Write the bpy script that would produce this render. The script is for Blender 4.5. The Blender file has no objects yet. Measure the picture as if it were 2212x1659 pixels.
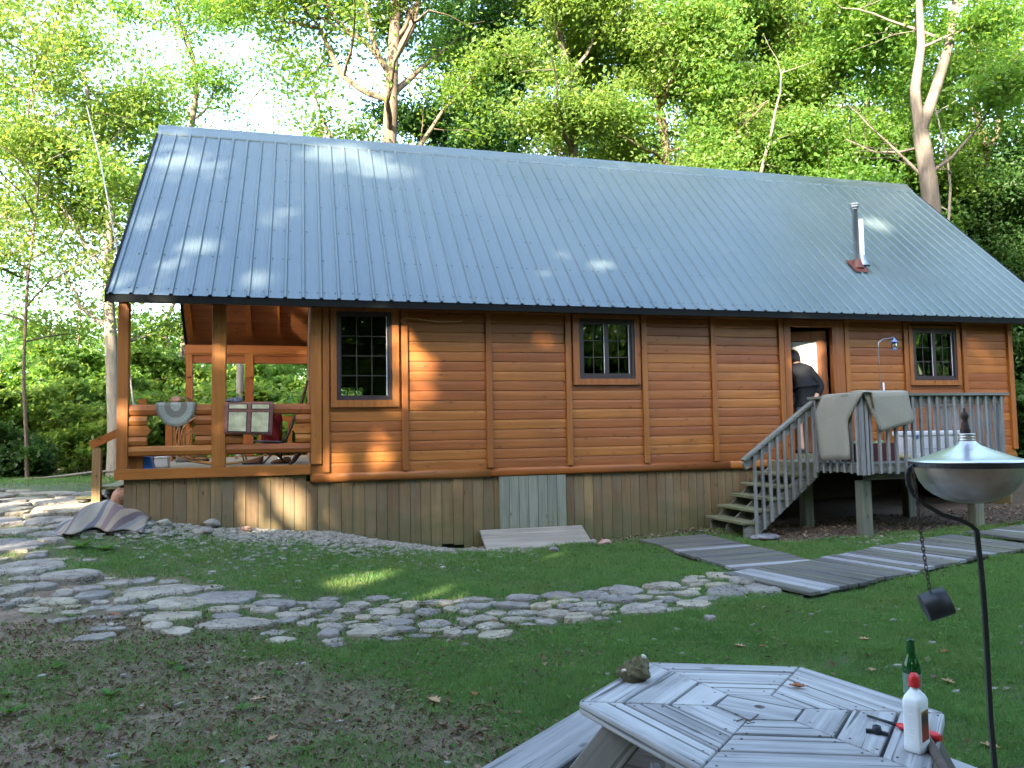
import bpy, bmesh, math, random
import numpy as np
from mathutils import Vector, Matrix
random.seed(7); rng = np.random.default_rng(11)
sc = bpy.context.scene
COL = sc.collection
# ------------------------------------------------------------------ camera
CAM = np.array([3.0262, -10.783, 0.368]); YAW, PITCH, ROLL, FPX = 0.26482, 0.06354, -0.01818, 1669.84
def _basis():
    cy, sy = math.cos(YAW), math.sin(YAW)
    fw = np.array([sy*math.cos(PITCH), cy*math.cos(PITCH), math.sin(PITCH)])
    rt = np.array([cy, -sy, 0.0]); up = np.cross(rt, fw)
    return math.cos(ROLL)*rt+math.sin(ROLL)*up, -math.sin(ROLL)*rt+math.cos(ROLL)*up, fw
RT, UP, FW = _basis()
cam = bpy.data.objects.new('camera', bpy.data.cameras.new('camera')); COL.objects.link(cam)
M4 = Matrix(((RT[0], UP[0], -FW[0], CAM[0]), (RT[1], UP[1], -FW[1], CAM[1]), (RT[2], UP[2], -FW[2], CAM[2]), (0, 0, 0, 1)))
cam.matrix_world = M4
cam.data.sensor_width = 36.0; cam.data.lens = 36.0*FPX/2212.0
cam.data.clip_start = 0.05; cam.data.clip_end = 2000
sc.camera = cam
# ------------------------------------------------------------------ sky, sun, exposure
SUN_EL = math.radians(22.0)
_h = np.array([-0.62, -0.785]); _h = _h/np.linalg.norm(_h)
SUN = np.array([_h[0]*math.cos(SUN_EL), _h[1]*math.cos(SUN_EL), math.sin(SUN_EL)])   # towards the sun
world = bpy.data.worlds.new('World'); sc.world = world; world.use_nodes = True
wn = world.node_tree.nodes; wn.clear()
sky = wn.new('ShaderNodeTexSky'); sky.sky_type = 'NISHITA'; sky.sun_disc = False
sky.sun_elevation = SUN_EL; sky.sun_rotation = math.atan2(_h[0], _h[1])
sky.air_density = 1.0; sky.dust_density = 3.0; sky.ozone_density = 1.0
bg = wn.new('ShaderNodeBackground'); bg.inputs['Strength'].default_value = 0.15
wo = wn.new('ShaderNodeOutputWorld')
world.node_tree.links.new(sky.outputs[0], bg.inputs['Color']); world.node_tree.links.new(bg.outputs[0], wo.inputs['Surface'])
sl = bpy.data.lights.new('sun', 'SUN'); sl.energy = 4.0; sl.angle = math.radians(0.53); sl.color = (1.0, 0.85, 0.64)
sun = bpy.data.objects.new('sun', sl); COL.objects.link(sun)
sun.rotation_euler = Vector((-SUN[0], -SUN[1], -SUN[2])).to_track_quat('-Z', 'Y').to_euler(); sun.location = (0, -5, 20)
sc.view_settings.view_transform = 'Standard'; sc.view_settings.look = 'None'; sc.view_settings.gamma = 1.0
sc.view_settings.use_curve_mapping = False; sc.view_settings.exposure = 3.28
sc.render.engine = 'CYCLES'
cy = sc.cycles; cy.max_bounces = 7; cy.diffuse_bounces = 3; cy.glossy_bounces = 3; cy.transmission_bounces = 5; cy.transparent_max_bounces = 6
cy.caustics_reflective = False; cy.caustics_refractive = False; cy.sample_clamp_indirect = 6.0; cy.use_denoising = True
# ------------------------------------------------------------------ pixel rays (photo at 2212 x 1659)
def ray(x, y): return FW+(x-1106)/FPX*RT-(y-829.5)/FPX*UP
def onY(x, y, Y=0.0): d = ray(x, y); return CAM+d*(Y-CAM[1])/d[1]
def onX(x, y, X): d = ray(x, y); return CAM+d*(X-CAM[0])/d[0]
def onZ(x, y, Z): d = ray(x, y); return CAM+d*(Z-CAM[2])/d[2]
def far(x, y, dist): return CAM+ray(x, y)*dist
def depth(p): return float((np.asarray(p)-CAM)@FW)
def c1(x, y): return ((380+x/1.84333)*0.57604, (1080+y/1.84333)*0.57604)
def c3(x, y): return ((2640+x/1.84333)*0.57604, (1180+y/1.84333)*0.57604)
def c4(x, y): return ((1840+x/1.106)*0.57604, (2080+y/1.106)*0.57604)
# ------------------------------------------------------------------ ground height
_G = np.array([(0.8,0,-.62),(2,0,-.76),(3.3,0,-.90),(4.3,0,-1.10),(5.2,0,-1.235),(6.2,0,-1.25),(7.3,0,-1.20),(9.1,0,-1.14),(12,-1,-1.08),(15,0,-1.02),(18,0,-.95),
 (.2,2,-.46),(-1,2,-.52),(-1,5,-.5),(-3,9,-.5),(-6,15,-.55),(-3,0,-.75),(.3,-.5,-.72),(5,-4,-1.24),(7.4,-4,-1.18),(10,-3,-1.12),(4.65,-8.2,-1.38),(3.8,-6.7,-1.33),(1.5,-6,-1.3),
 (1.2,-2.6,-1.08),(-2,-3,-1.0),(3,-10.8,-1.4),(14,-4,-1.08),(20,-5,-1.0),(8,3,-1.15),(3,3,-1.0),(1.5,3,-.7),(8,12,-.9),(16,10,-.8),(30,20,-.4),(-15,25,-.3),(8,35,-.2),(-30,0,-.8),(-20,-30,-1.0),(10,-30,-1.3),(40,-10,-.9),(60,60,.5),(-60,60,.5),(-70,-60,-1),(70,-60,-1)], float)
_P, _Zg = _G[:, :2], _G[:, 2]
_K = np.linalg.norm(_P[:, None]-_P[None], axis=2)
_A = np.block([[-_K+np.eye(len(_P))*0.15, np.ones((len(_P), 1))], [np.ones((1, len(_P))), np.zeros((1, 1))]])
_W = np.linalg.solve(_A, np.r_[_Zg, 0])
def gz(x, y):
    x = np.asarray(x, float); y = np.asarray(y, float); s = x.shape
    q = np.stack([x.ravel(), y.ravel()], 1)
    out = np.empty(len(q))
    for i in range(0, len(q), 20000):
        r = np.linalg.norm(q[i:i+20000, None]-_P[None], axis=2)
        out[i:i+20000] = -r@_W[:-1]+_W[-1]
    out += 0.018*np.sin(q[:, 0]*2.3+1.1*np.sin(q[:, 1]*1.7))*np.cos(q[:, 1]*2.9+.7)+0.008*np.sin(q[:, 0]*6.1+q[:, 1]*4.7)
    return out.reshape(s) if s else float(out[0])
def onG(x, y):
    z = -1.1
    for _ in range(12):
        p = onZ(x, y, z); z = 0.5*z+0.5*gz(p[0], p[1])
    p = onZ(x, y, z); p[2] = gz(p[0], p[1]); return p
# ------------------------------------------------------------------ materials
MATS = {}
def newmat(name):
    m = bpy.data.materials.new(name); m.use_nodes = True; nt = m.node_tree; nt.nodes.clear()
    o = nt.nodes.new('ShaderNodeOutputMaterial'); MATS[name] = m
    return m, nt, o
class N:
    """small node helper"""
    def __init__(s, nt): s.nt = nt
    def __call__(s, typ, ins=None, **kw):
        n = s.nt.nodes.new('ShaderNode'+typ)
        for k, v in kw.items(): setattr(n, k, v)
        for k, v in (ins or {}).items():
            if isinstance(v, bpy.types.NodeSocket): s.nt.links.new(v, n.inputs[k])
            else: n.inputs[k].default_value = v
        return n
    def ramp(s, fac, stops, interp='LINEAR'):
        n = s.nt.nodes.new('ShaderNodeValToRGB'); n.color_ramp.interpolation = interp
        e = n.color_ramp.elements
        while len(e) < len(stops): e.new(0.5)
        for el, (p, c) in zip(e, stops): el.position = p; el.color = (c[0], c[1], c[2], 1)
        s.nt.links.new(fac, n.inputs[0]); return n.outputs[0]
    def mix(s, fac, a, b, blend='MIX'):
        n = s.nt.nodes.new('ShaderNodeMix'); n.data_type = 'RGBA'; n.blend_type = blend
        for k, v in ((0, fac), (6, a), (7, b)):
            if isinstance(v, bpy.types.NodeSocket): s.nt.links.new(v, n.inputs[k])
            else: n.inputs[k].default_value = v if k == 0 else (v[0], v[1], v[2], 1)
        return n.outputs[2]
    def math(s, op, a, b=0.0, clamp=False):
        n = s.nt.nodes.new('ShaderNodeMath'); n.operation = op; n.use_clamp = clamp
        for k, v in ((0, a), (1, b)):
            if isinstance(v, bpy.types.NodeSocket): s.nt.links.new(v, n.inputs[k])
            else: n.inputs[k].default_value = v
        return n.outputs[0]
    def rng(s, v, a, b, c=0.0, d=1.0):
        n = s.nt.nodes.new('ShaderNodeMapRange'); s.nt.links.new(v, n.inputs[0])
        for i, x in enumerate((a, b, c, d)): n.inputs[i+1].default_value = x
        return n.outputs[0]
    def coords(s, scale, rand=9.0, world=False):
        """object (or world) position, shifted per object, stretched by scale"""
        if world: src = s('NewGeometry').outputs['Position']
        else: src = s('TexCoord').outputs['Object']
        if rand:
            r = s('ObjectInfo').outputs['Random']; rr = s.math('MULTIPLY', r, rand)
            cb = s('CombineXYZ', {0: rr, 1: s.math('MULTIPLY', rr, 1.7), 2: s.math('MULTIPLY', rr, 2.3)}).outputs[0]
            src = s('VectorMath', {0: src, 1: cb}, operation='ADD').outputs[0]
        return s('Mapping', {'Vector': src, 'Scale': scale}).outputs[0]
    def noise(s, vec, scale=5.0, detail=3.0, rough=0.55, dist=0.0):
        return s('TexNoise', {'Vector': vec, 'Scale': scale, 'Detail': detail, 'Roughness': rough, 'Distortion': dist}).outputs['Fac']
def principled(n, o, col, rough=0.6, bump=None, bstr=0.3, bdist=0.01, **kw):
    b = n('BsdfPrincipled', {'Base Color': col if isinstance(col, bpy.types.NodeSocket) else (*col, 1), 'Roughness': rough})
    for k, v in kw.items():
        k = k.replace('_', ' ')
        if isinstance(v, bpy.types.NodeSocket): n.nt.links.new(v, b.inputs[k])
        else: b.inputs[k].default_value = v
    if bump is not None:
        bn = n('Bump', {'Height': bump, 'Strength': bstr, 'Distance': bdist}); n.nt.links.new(bn.outputs[0], b.inputs['Normal'])
    n.nt.links.new(b.outputs[0], o.inputs['Surface']); return b
def flat(name, col, rough=0.6, var=0.15, scale=8.0, bstr=0.15, **kw):
    m, nt, o = newmat(name); n = N(nt)
    v = n.noise(n.coords((1, 1, 1)), scale, 4)
    c = n.mix(n.rng(v, .3, .7), [x*(1-var) for x in col], [min(1, x*(1+var)) for x in col])
    principled(n, o, c, rough, v, bstr, 0.005, **kw); return m
def wood(name, axis, base, dark, light, knots=True, rough=0.6, contrast=1.0, tint=0.22, green=None, cracks=0.0, patch=None):
    """axis: grain direction index; grain stretched along it"""
    m, nt, o = newmat(name); n = N(nt)
    sc_ = [22.0, 22.0, 22.0]; sc_[axis] = 0.9
    g = n.noise(n.coords(tuple(sc_)), 1.0, 5, .6, 0.4)
    s2 = [60.0]*3; s2[axis] = 1.6
    g2 = n.noise(n.coords(tuple(s2)), 1.0, 3, .6)
    blot = n.noise(n.coords((1.3, 1.3, 1.3), 0.0, True), 1.0, 4, .6)
    c = n.ramp(n.rng(g, .5-.28/contrast, .5+.28/contrast), [(0, dark), (.5, base), (1, light)])
    c = n.mix(n.math('MULTIPLY', n.rng(g2, .52, .75), .45), c, [x*.55 for x in dark])
    rnd = n('ObjectInfo').outputs['Random']
    hs = n('HueSaturation', {'Color': c, 'Value': n.rng(rnd, 0, 1, 1-tint, 1+tint), 'Hue': n.rng(rnd, 0, 1, .493, .507), 'Saturation': 1.0}).outputs[0]
    c = n.mix(n.math('MULTIPLY', n.rng(blot, .52, .75), .38), hs, [x*.62 for x in dark])
    if knots:
        sk = [7.0]*3; sk[axis] = 3.2
        v = n('TexVoronoi', {'Vector': n.coords(tuple(sk)), 'Scale': 1.0}, feature='F1').outputs['Distance']
        c = n.mix(n.math('MULTIPLY', n.rng(v, .14, .05), .75), c, [x*.35 for x in dark])
    if patch:                                            # weathered greying in streaky patches
        sp = [2.5]*3; sp[axis] = .8
        pz = n.noise(n.coords(tuple(sp), 3.0), 1.0, 5, .65)
        c = n.mix(n.rng(pz, .45, .68, 0, .8), c, patch)
    if green:                                            # algae near the ground
        z = n('SeparateXYZ', {0: n('NewGeometry').outputs['Position']}).outputs[2]
        nz = n.noise(n.coords((2.2, 2.2, 5.0), 0, True), 1.0, 4)
        h = n.math('ADD', z, n.rng(nz, 0.2, .8, -.35, .35))
        c = n.mix(n.rng(h, green[1], green[0], 0, green[3]), c, green[2])
    bump = n.math('ADD', g, n.math('MULTIPLY', g2, .6))
    if cracks:
        s3 = [45.0]*3; s3[axis] = .7
        k = n.noise(n.coords(tuple(s3), 5.0), 1.0, 2, .5, .6)
        kk = n.rng(k, .60, .66)
        c = n.mix(n.math('MULTIPLY', kk, cracks), c, [x*.25 for x in dark])
        bump = n.math('SUBTRACT', bump, n.math('MULTIPLY', kk, 1.5))
    principled(n, o, c, n.rng(g, 0, 1, rough+.1, rough-.08), bump, .35, .004); return m
# ------------------------------------------------------------------ mesh building
ROOTM = {}
class MB:
    def __init__(s): s.v = []; s.f = []; s.sm = []
    def add(s, vs, fs, smooth=False):
        b = len(s.v); s.v += [tuple(map(float, p)) for p in vs]; s.f += [tuple(i+b for i in f) for f in fs]; s.sm += [smooth]*len(fs); return s
    def box(s, x0, x1, y0, y1, z0, z1):
        return s.add([(x, y, z) for z in (z0, z1) for y in (y0, y1) for x in (x0, x1)], [(0,2,3,1),(4,5,7,6),(0,1,5,4),(2,6,7,3),(0,4,6,2),(1,3,7,5)])
    def obox(s, a, b, w, t, up=(0, 0, 1), off=(0, 0)):
        """bar from a to b, width w along side, thickness t along up-ish"""
        a = Vector(a); b = Vector(b); d = (b-a).normalized(); u = Vector(up); u = (u-d*u.dot(d)).normalized(); sd = d.cross(u)
        vs = []
        for p in (a, b):
            for q in (-1, 1):
                for r in (-1, 1): vs.append(p+sd*(q*w/2+off[0])+u*(r*t/2+off[1]))
        return s.add(vs, [(0,1,3,2),(4,6,7,5),(0,4,5,1),(2,3,7,6),(0,2,6,4),(1,5,7,3)])
    def prism(s, poly, fn, a, b, smooth=False):
        """poly 2d outline, fn(u,v,w)->xyz, w from a to b"""
        k = len(poly)
        vs = [fn(u, v, a) for u, v in poly]+[fn(u, v, b) for u, v in poly]
        fs = [(i, (i+1) % k, k+(i+1) % k, k+i) for i in range(k)]
        s.add(vs, fs, smooth); n0 = len(s.v)-2*k
        s.f += [tuple(n0+i for i in reversed(range(k))), tuple(n0+k+i for i in range(k))]; s.sm += [False, False]; return s
    def tube(s, pts, rad, n=8, cap=True, smooth=True, flat_=None):
        pts = [Vector(p) for p in pts]; rad = [rad]*len(pts) if isinstance(rad, (int, float)) else rad
        ref = None; vs = []
        for i, p in enumerate(pts):
            d = (pts[min(i+1, len(pts)-1)]-pts[max(i-1, 0)]).normalized()
            if ref is None: ref = Vector((0, 0, 1)) if abs(d.z) < .9 else Vector((1, 0, 0))
            u = (ref-d*ref.dot(d)).normalized(); w = d.cross(u); ref = u
            for k in range(n):
                t = 2*math.pi*(k+.5)/n; vs.append(p+(u*math.cos(t)+w*math.sin(t))*rad[i])
        fs = [(i*n+k, i*n+(k+1) % n, (i+1)*n+(k+1) % n, (i+1)*n+k) for i in range(len(pts)-1) for k in range(n)]
        s.add(vs, fs, smooth)
        if cap:
            b = len(s.v)-len(vs); s.f += [tuple(b+k for k in reversed(range(n))), tuple(len(s.v)-n+k for k in range(n))]; s.sm += [False, False]
        return s
    def lathe(s, prof, c=(0, 0, 0), n=20, smooth=True, sx=1, sy=1):
        vs = [(c[0]+r*sx*math.cos(2*math.pi*k/n), c[1]+r*sy*math.sin(2*math.pi*k/n), c[2]+z) for r, z in prof for k in range(n)]
        fs = [(i*n+k, i*n+(k+1) % n, (i+1)*n+(k+1) % n, (i+1)*n+k) for i in range(len(prof)-1) for k in range(n)]
        return s.add(vs, fs, smooth)
    def ico(s, c, r, sub=2, noise=.15, flat_=1.0, seed=0, smooth=True, sx=1, sy=1, rot=0.0):
        bm = bmesh.new(); bmesh.ops.create_icosphere(bm, subdivisions=sub, radius=1); rr = random.Random(seed)
        ph = [(rr.uniform(0, 6), rr.uniform(1.2, 3.4), Vector((rr.gauss(0, 1), rr.gauss(0, 1), rr.gauss(0, 1))).normalized()) for _ in range(7)]
        vs = []
        for v in bm.verts:
            k = 1+noise*sum(math.sin(p+f*2*v.co.dot(d)) for p, f, d in ph)/2.6
            q = v.co*k*r; q = Vector((q.x*sx, q.y*sy, q.z*flat_)); q.rotate(Matrix.Rotation(rot, 3, 'Z')); vs.append(q+Vector(c))
        fs = [tuple(v.index for v in f.verts) for f in bm.faces]; bm.free(); return s.add(vs, fs, smooth)
    def build(s, name, mat, parent=None, local=False, bevel=0.0, seg=2):
        me = bpy.data.meshes.new(name); vs = s.v; org = None
        if parent is None and not local:
            a = np.array(vs); org = Vector(((a[:, 0].min()+a[:, 0].max())/2, (a[:, 1].min()+a[:, 1].max())/2, a[:, 2].min()))
            vs = [Vector(v)-org for v in vs]
        if parent is not None and not local:
            mi = ROOTM[parent.name].inverted(); vs = [mi @ Vector(v) for v in vs]
        me.from_pydata([tuple(v) for v in vs], [], s.f)
        me.polygons.foreach_set('use_smooth', s.sm); me.update()
        if bevel:
            bm = bmesh.new(); bm.from_mesh(me)
            bmesh.ops.remove_doubles(bm, verts=bm.verts, dist=1e-5)
            bmesh.ops.bevel(bm, geom=[e for e in bm.edges if e.is_manifold and e.calc_face_angle(0) > .6], offset=bevel, segments=seg, affect='EDGES', profile=.5)
            bm.to_mesh(me); bm.free()
        me.materials.append(MATS[mat] if isinstance(mat, str) else mat)
        o = bpy.data.objects.new(name, me); COL.objects.link(o)
        if org is not None: o.location = org; ROOTM[o.name] = Matrix.Translation(org)
        if parent is not None: o.parent = parent; ROOTM[o.name] = ROOTM[parent.name]
        return o
def rawmesh(name, mat, verts, quads, parent=None, smooth=False, mats=None, tri=False):
    """fast mesh from numpy arrays"""
    me = bpy.data.meshes.new(name); nv = len(verts); nf = len(quads); k = quads.shape[1]
    if parent is not None:
        mi = np.array(ROOTM[parent.name].inverted()); verts = verts@mi[:3, :3].T+mi[:3, 3]
    me.vertices.add(nv); me.vertices.foreach_set('co', np.ascontiguousarray(verts, np.float32).ravel())
    me.loops.add(nf*k); me.loops.foreach_set('vertex_index', np.ascontiguousarray(quads, np.int32).ravel())
    me.polygons.add(nf); me.polygons.foreach_set('loop_start', np.arange(0, nf*k, k, dtype=np.int32))
    me.polygons.foreach_set('use_smooth', np.full(nf, smooth)); me.update(calc_edges=True)
    me.materials.append(MATS[mat])
    o = bpy.data.objects.new(name, me); COL.objects.link(o)
    if parent is not None: o.parent = parent; ROOTM[o.name] = ROOTM[parent.name]
    return o
def tag(o, label=None, cat=None, group=None, kind=None):
    if label: o['label'] = label
    if cat: o['category'] = cat
    if group: o['group'] = group
    if kind: o['kind'] = kind
    return o
def thing(name, label=None, cat=None, loc=(0, 0, 0), rot=None, group=None, kind=None):
    o = bpy.data.objects.new(name, None); COL.objects.link(o); o.empty_display_size = .1
    m = Matrix.Translation(Vector([float(a) for a in loc]))
    if rot is not None: m = m @ rot.to_4x4()
    o.matrix_world = m; ROOTM[o.name] = m
    return tag(o, label, cat, group, kind)
def top(o, mb_loc=None): ROOTM[o.name] = Matrix(); return o
# ------------------------------------------------------------------ wood, metal, glass materials
wood('stain_x', 0, (.285, .094, .016), (.21, .064, .010), (.35, .130, .026), tint=.17, rough=.5)
wood('stain_y', 1, (.285, .094, .016), (.21, .064, .010), (.35, .130, .026), tint=.12, rough=.5)
wood('stain_z', 2, (.28, .096, .017), (.205, .065, .011), (.34, .132, .027), tint=.12, rough=.5)
wood('ceiling_wood', 0, (.24, .085, .030), (.16, .05, .018), (.32, .125, .045), tint=.14, rough=.55)
wood('porch_floor', 0, (.26, .22, .15), (.17, .14, .09), (.34, .30, .21), tint=.15, rough=.7)
wood('skirt_wood', 2, (.185, .118, .055), (.12, .078, .036), (.25, .168, .085), tint=.28, rough=.75, patch=(.15, .13, .085), green=(-1.25, -.55, (.075, .085, .03), .8))
wood('hatch_wood', 2, (.19, .205, .165), (.135, .145, .115), (.25, .265, .215), tint=.08, rough=.8, green=(-1.3, -.8, (.12, .13, .06), .6))
wood('deck_x', 0, (.17, .175, .16), (.105, .11, .10), (.24, .25, .23), tint=.14, rough=.8, cracks=.5, patch=(.11, .125, .085))
wood('deck_z', 2, (.205, .215, .215), (.14, .148, .148), (.28, .29, .29), tint=.15, rough=.8, cracks=.5)
wood('deck_y', 1, (.16, .165, .14), (.10, .105, .085), (.23, .235, .20), tint=.15, rough=.8, cracks=.5, patch=(.10, .12, .065))
wood('tread_wood', 1, (.15, .155, .09), (.095, .10, .055), (.21, .215, .13), tint=.15, rough=.85, cracks=.5, patch=(.095, .13, .05))
wood('post_z', 2, (.155, .165, .125), (.105, .112, .08), (.21, .22, .17), tint=.1, rough=.8, cracks=.5)
wood('slab_wood', 0, (.24, .22, .19), (.16, .145, .12), (.31, .29, .255), tint=.05, rough=.85, cracks=.4, knots=False)
def roof_mat():
    m, nt, o = newmat('roof_metal'); n = N(nt)
    blot = n.noise(n.coords((.7, .5, .5), 0, True), 1.0, 4)
    fine = n.noise(n.coords((25, 6, 6), 0, True), 1.0, 3)
    c = n.mix(n.rng(blot, .3, .7), (.115, .160, .178), (.140, .186, .204))
    c = n.mix(n.math('MULTIPLY', n.rng(fine, .55, .8), .25), c, (.19, .235, .25))
    principled(n, o, c, n.rng(blot, .3, .7, .30, .38), None, .10, .02, Metallic=.5, Specular_IOR_Level=.6)
roof_mat()
flat('fascia_metal', (.004, .006, .007), .7, Specular_IOR_Level=.15)
flat('screw_metal', (.035, .055, .065), .5)
flat('dark_frame', (.030, .020, .022), .5, .2)
flat('muntin', (.045, .035, .03), .5)
flat('white_trim_glint', (.62, .64, .66), .4)  # white for the door muntins and the painted jamb glint
def glass(name, tint=(.9, .95, .95), refl=1.5):
    m, nt, o = newmat(name); n = N(nt)
    w = n.noise(n.coords((1.5, 1.5, 1.5), 4), 1.0, 1)
    bn = n('Bump', {'Height': w, 'Strength': .06, 'Distance': .04}).outputs[0]
    fr = n('Fresnel', {'IOR': refl, 'Normal': bn}).outputs[0]
    g = n('BsdfGlossy', {'Color': (1, 1, 1, 1), 'Roughness': .01, 'Normal': bn}).outputs[0]
    t = n('BsdfTransparent', {'Color': (*tint, 1)}).outputs[0]
    mx = n('MixShader', {0: n.math('MULTIPLY', fr, .6, True), 1: t, 2: g}); nt.links.new(mx.outputs[0], o.inputs[0])
glass('pane_glass', (.75, .8, .8), 1.55)
flat('interior', (.16, .10, .055), .8)
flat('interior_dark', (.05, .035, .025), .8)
# ------------------------------------------------------------------ ground sheet
def ground_mat():
    m, nt, o = newmat('ground_soil'); n = N(nt)
    a = n.noise(n.coords((.55, .55, .55), 0, True), 1.0, 5, .65)
    b = n.noise(n.coords((5, 5, 5), 0, True), 1.0, 5, .7)
    f = n.noise(n.coords((17, 17, 17), 0, True), 1.0, 5, .75)
    soil = n.ramp(b, [(.25, (.075, .052, .035)), (.5, (.165, .116, .08)), (.75, (.27, .20, .145))])
    g2 = n.noise(n.coords((95, 95, 95), 0, True), 1.0, 3, .8); pb = n('TexVoronoi', {'Vector': n.coords((55, 55, 55), 0, True), 'Scale': 1.0}).outputs['Distance']
    soil = n.mix(n.rng(f, .52, .70, 0, .75), soil, (.27, .20, .14)); soil = n.mix(n.rng(g2, .55, .70, 0, .8), soil, (.045, .032, .024)); soil = n.mix(n.math('MULTIPLY', n.rng(pb, .22, .12), n.rng(b, .45, .6)), soil, (.33, .29, .25))
    moss = n.mix(n.rng(b, .35, .65), (.035, .060, .020), (.065, .085, .032))
    pos = n('SeparateXYZ', {0: n('NewGeometry').outputs['Position']})
    # bare soil towards the near left of the lawn
    d = n.math('ADD', n.math('MULTIPLY', pos.outputs[0], .30), n.math('MULTIPLY', pos.outputs[1], .22))
    k = n.math('ADD', d, n.rng(a, .2, .8, -1.0, 1.0))
    c = n.mix(n.rng(k, -.75, .45), soil, moss)
    # leaf litter under the trees behind
    lit = n.ramp(f, [(.3, (.035, .026, .019)), (.55, (.08, .058, .040)), (.8, (.15, .115, .08))])
    yy = n.math('ADD', pos.outputs[1], n.rng(a, .2, .8, -3, 3))
    c = n.mix(n.rng(yy, 12.0, 15.0), c, lit)
    ud = n.math('MULTIPLY', n.rng(pos.outputs[0], 8.6, 9.3), n.rng(n.math('ADD', pos.outputs[1], n.rng(b, .3, .7, -.35, .35)), -2.05, -1.75)); ud = n.math('MULTIPLY', ud, n.rng(pos.outputs[1], 7.5, 6.5))
    c = n.mix(ud, c, lit)
    principled(n, o, c, .95, n.math('ADD', b, f), .6, .03)
ground_mat()
def ground():
    def lines(a, b, st, far_):
        l = list(np.arange(a, b, st)); g = st
        while l[-1] < far_: g *= 1.25; l.append(l[-1]+g)
        g = st
        while l[0] > -far_: g *= 1.25; l.insert(0, l[0]-g)
        return np.array(l)
    xs = lines(-5, 17, .13, 420); ys = lines(-11.5, 4.5, .13, 420)
    X, Y = np.meshgrid(xs, ys); Z = gz(X, Y)
    near = (np.abs(X) < 30) & (np.abs(Y) < 30)
    Z = np.where(near, Z-.008+rng.normal(0, .005, Z.shape), np.clip(Z, -3, 2))
    R_ = np.hypot(X, Y); Z = np.where(R_ > 90, -1.0, Z)
    nx = len(xs); i = np.arange(len(ys)-1)[:, None]*nx+np.arange(nx-1)[None]
    q = np.stack([i, i+1, i+nx+1, i+nx], -1).reshape(-1, 4)
    o = rawmesh('ground', 'ground_soil', np.stack([X.ravel(), Y.ravel(), Z.ravel()], 1), q, smooth=True)
    tag(o, kind='structure')
ground()
# ------------------------------------------------------------------ cabin
XL, XC, XR, YB = .753, 3.13, 15.03, 6.05
EY, EZ, RY, RZ = -.40, 2.19, 3.08, 5.64
SL = (RZ-EZ)/(RY-EY); RX0, RX1 = .70, 15.85
cabin = thing('cabin', 'long brown log-sided cabin with blue-grey metal roof and open corner porch', 'cabin', (XL, 0, -1.0))
# roof: sheets with ribs, each a sub-part
roof = MB()
def rz(y): return EZ+(min(y, 2*RY-y)-EY)*SL
TH = .035
for sgn in (0, 1):
    ys = (EY+.03, RY) if not sgn else (RY, 2*RY-EY-.03)
    a, b = ys
    roof.add([(x, y, rz(y)-d) for x in (RX0+.03, RX1-.03) for y in (a, b) for d in (TH, .10)], [(0,4,6,2),(1,3,7,5),(0,1,5,4),(2,6,7,3),(0,2,3,1),(4,5,7,6)])
roofo = roof.build('roof', 'ceiling_wood', cabin)
PITCH_R = .2286; X0R = .977
def rib_profile():
    P = []      # one sheet: 4 modules of 9 inches, major rib in the middle of module plus two small ribs
    for k in range(4):
        c = k*PITCH_R
        P += [(c-.026, 0), (c-.014, .026), (c+.014, .026), (c+.026, 0)]
        for q in (.085, .145): P += [(c+q-.010, 0), (c+q, .0022), (c+q+.010, 0)]
    return P
def sheet(xa, lo, hi, side, name='roof_sheet'):
    P = [(max(lo, min(hi, xa+u)), h) for u, h in rib_profile()]
    P = [(lo, 0)]+[p for p in P if lo < p[0] < hi]+[(hi, 0)]
    vs = []; nl = math.hypot(1, SL)
    for y in ((EY-.02, EY+1.2, RY-1.2, RY) if not side else (2*RY-EY+.02, RY)):
        for x, h in P:
            z = EZ+((y if not side else 2*RY-y)-EY)*SL
            s_ = -1 if not side else 1
            vs.append((x, y+s_*h*SL/nl, z+h/nl))
    k = len(P); rows = 4 if not side else 2
    fs = [(r*k+i, r*k+i+1, (r+1)*k+i+1, (r+1)*k+i) if not side else (r*k+i, (r+1)*k+i, (r+1)*k+i+1, r*k+i+1) for r in range(rows-1) for i in range(k-1)]
    return MB().add(vs, fs)
x = X0R-.115-PITCH_R*3
si = 0
while x < RX1:
    lo = max(RX0, x); hi = min(RX1, x+4*PITCH_R)
    if hi-lo > .05:
        sheet(x+.115, lo, hi, 0).build('roof_sheet', 'roof_metal', roofo)
        if si % 2 == 0: pass
    x += 4*PITCH_R; si += 1
sheet(X0R, RX0, RX1, 1) if False else None
rear = MB(); xx = RX0
rear.add([(RX0, 2*RY-EY+.02, EZ-.02), (RX1, 2*RY-EY+.02, EZ-.02), (RX1, RY, RZ), (RX0, RY, RZ)], [(0, 1, 2, 3)])
rear.build('rear_roof_sheet', 'roof_metal', roofo)
# screws: one joined part
scm = MB()
def dome(p, r):
    p = Vector(p); nrm = Vector((0, -SL, 1)).normalized(); u = Vector((1, 0, 0)); w = nrm.cross(u)
    vs = [p+nrm*r*.8]+[p+(u*math.cos(t)+w*math.sin(t))*r for t in (0, 1.257, 2.513, 3.77, 5.027)]
    scm.add(vs, [(0, 1+i, 1+(i+1) % 5) for i in range(5)])
k = 0
xr = X0R
while xr < RX1-.1:
    for row in range(7):
        y = EY+.10+row*.545+(.0 if row else -.02)
        if k % 4 == 0 or row == 0:
            for dx in (-.045, .045): dome((xr+dx, y, rz(y)+.003), .0125)
        else: dome((xr+.045+random.uniform(-.004, .004), y+random.uniform(-.01, .01), rz(y)+.003), .0125)
        if k % 4 == 0 and row: dome((xr, y-.08, rz(y-.08)+.028), .0125)
    xr += PITCH_R; k += 1
tag(scm.build('roof_screws', 'screw_metal', roofo), kind='stuff')
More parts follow.
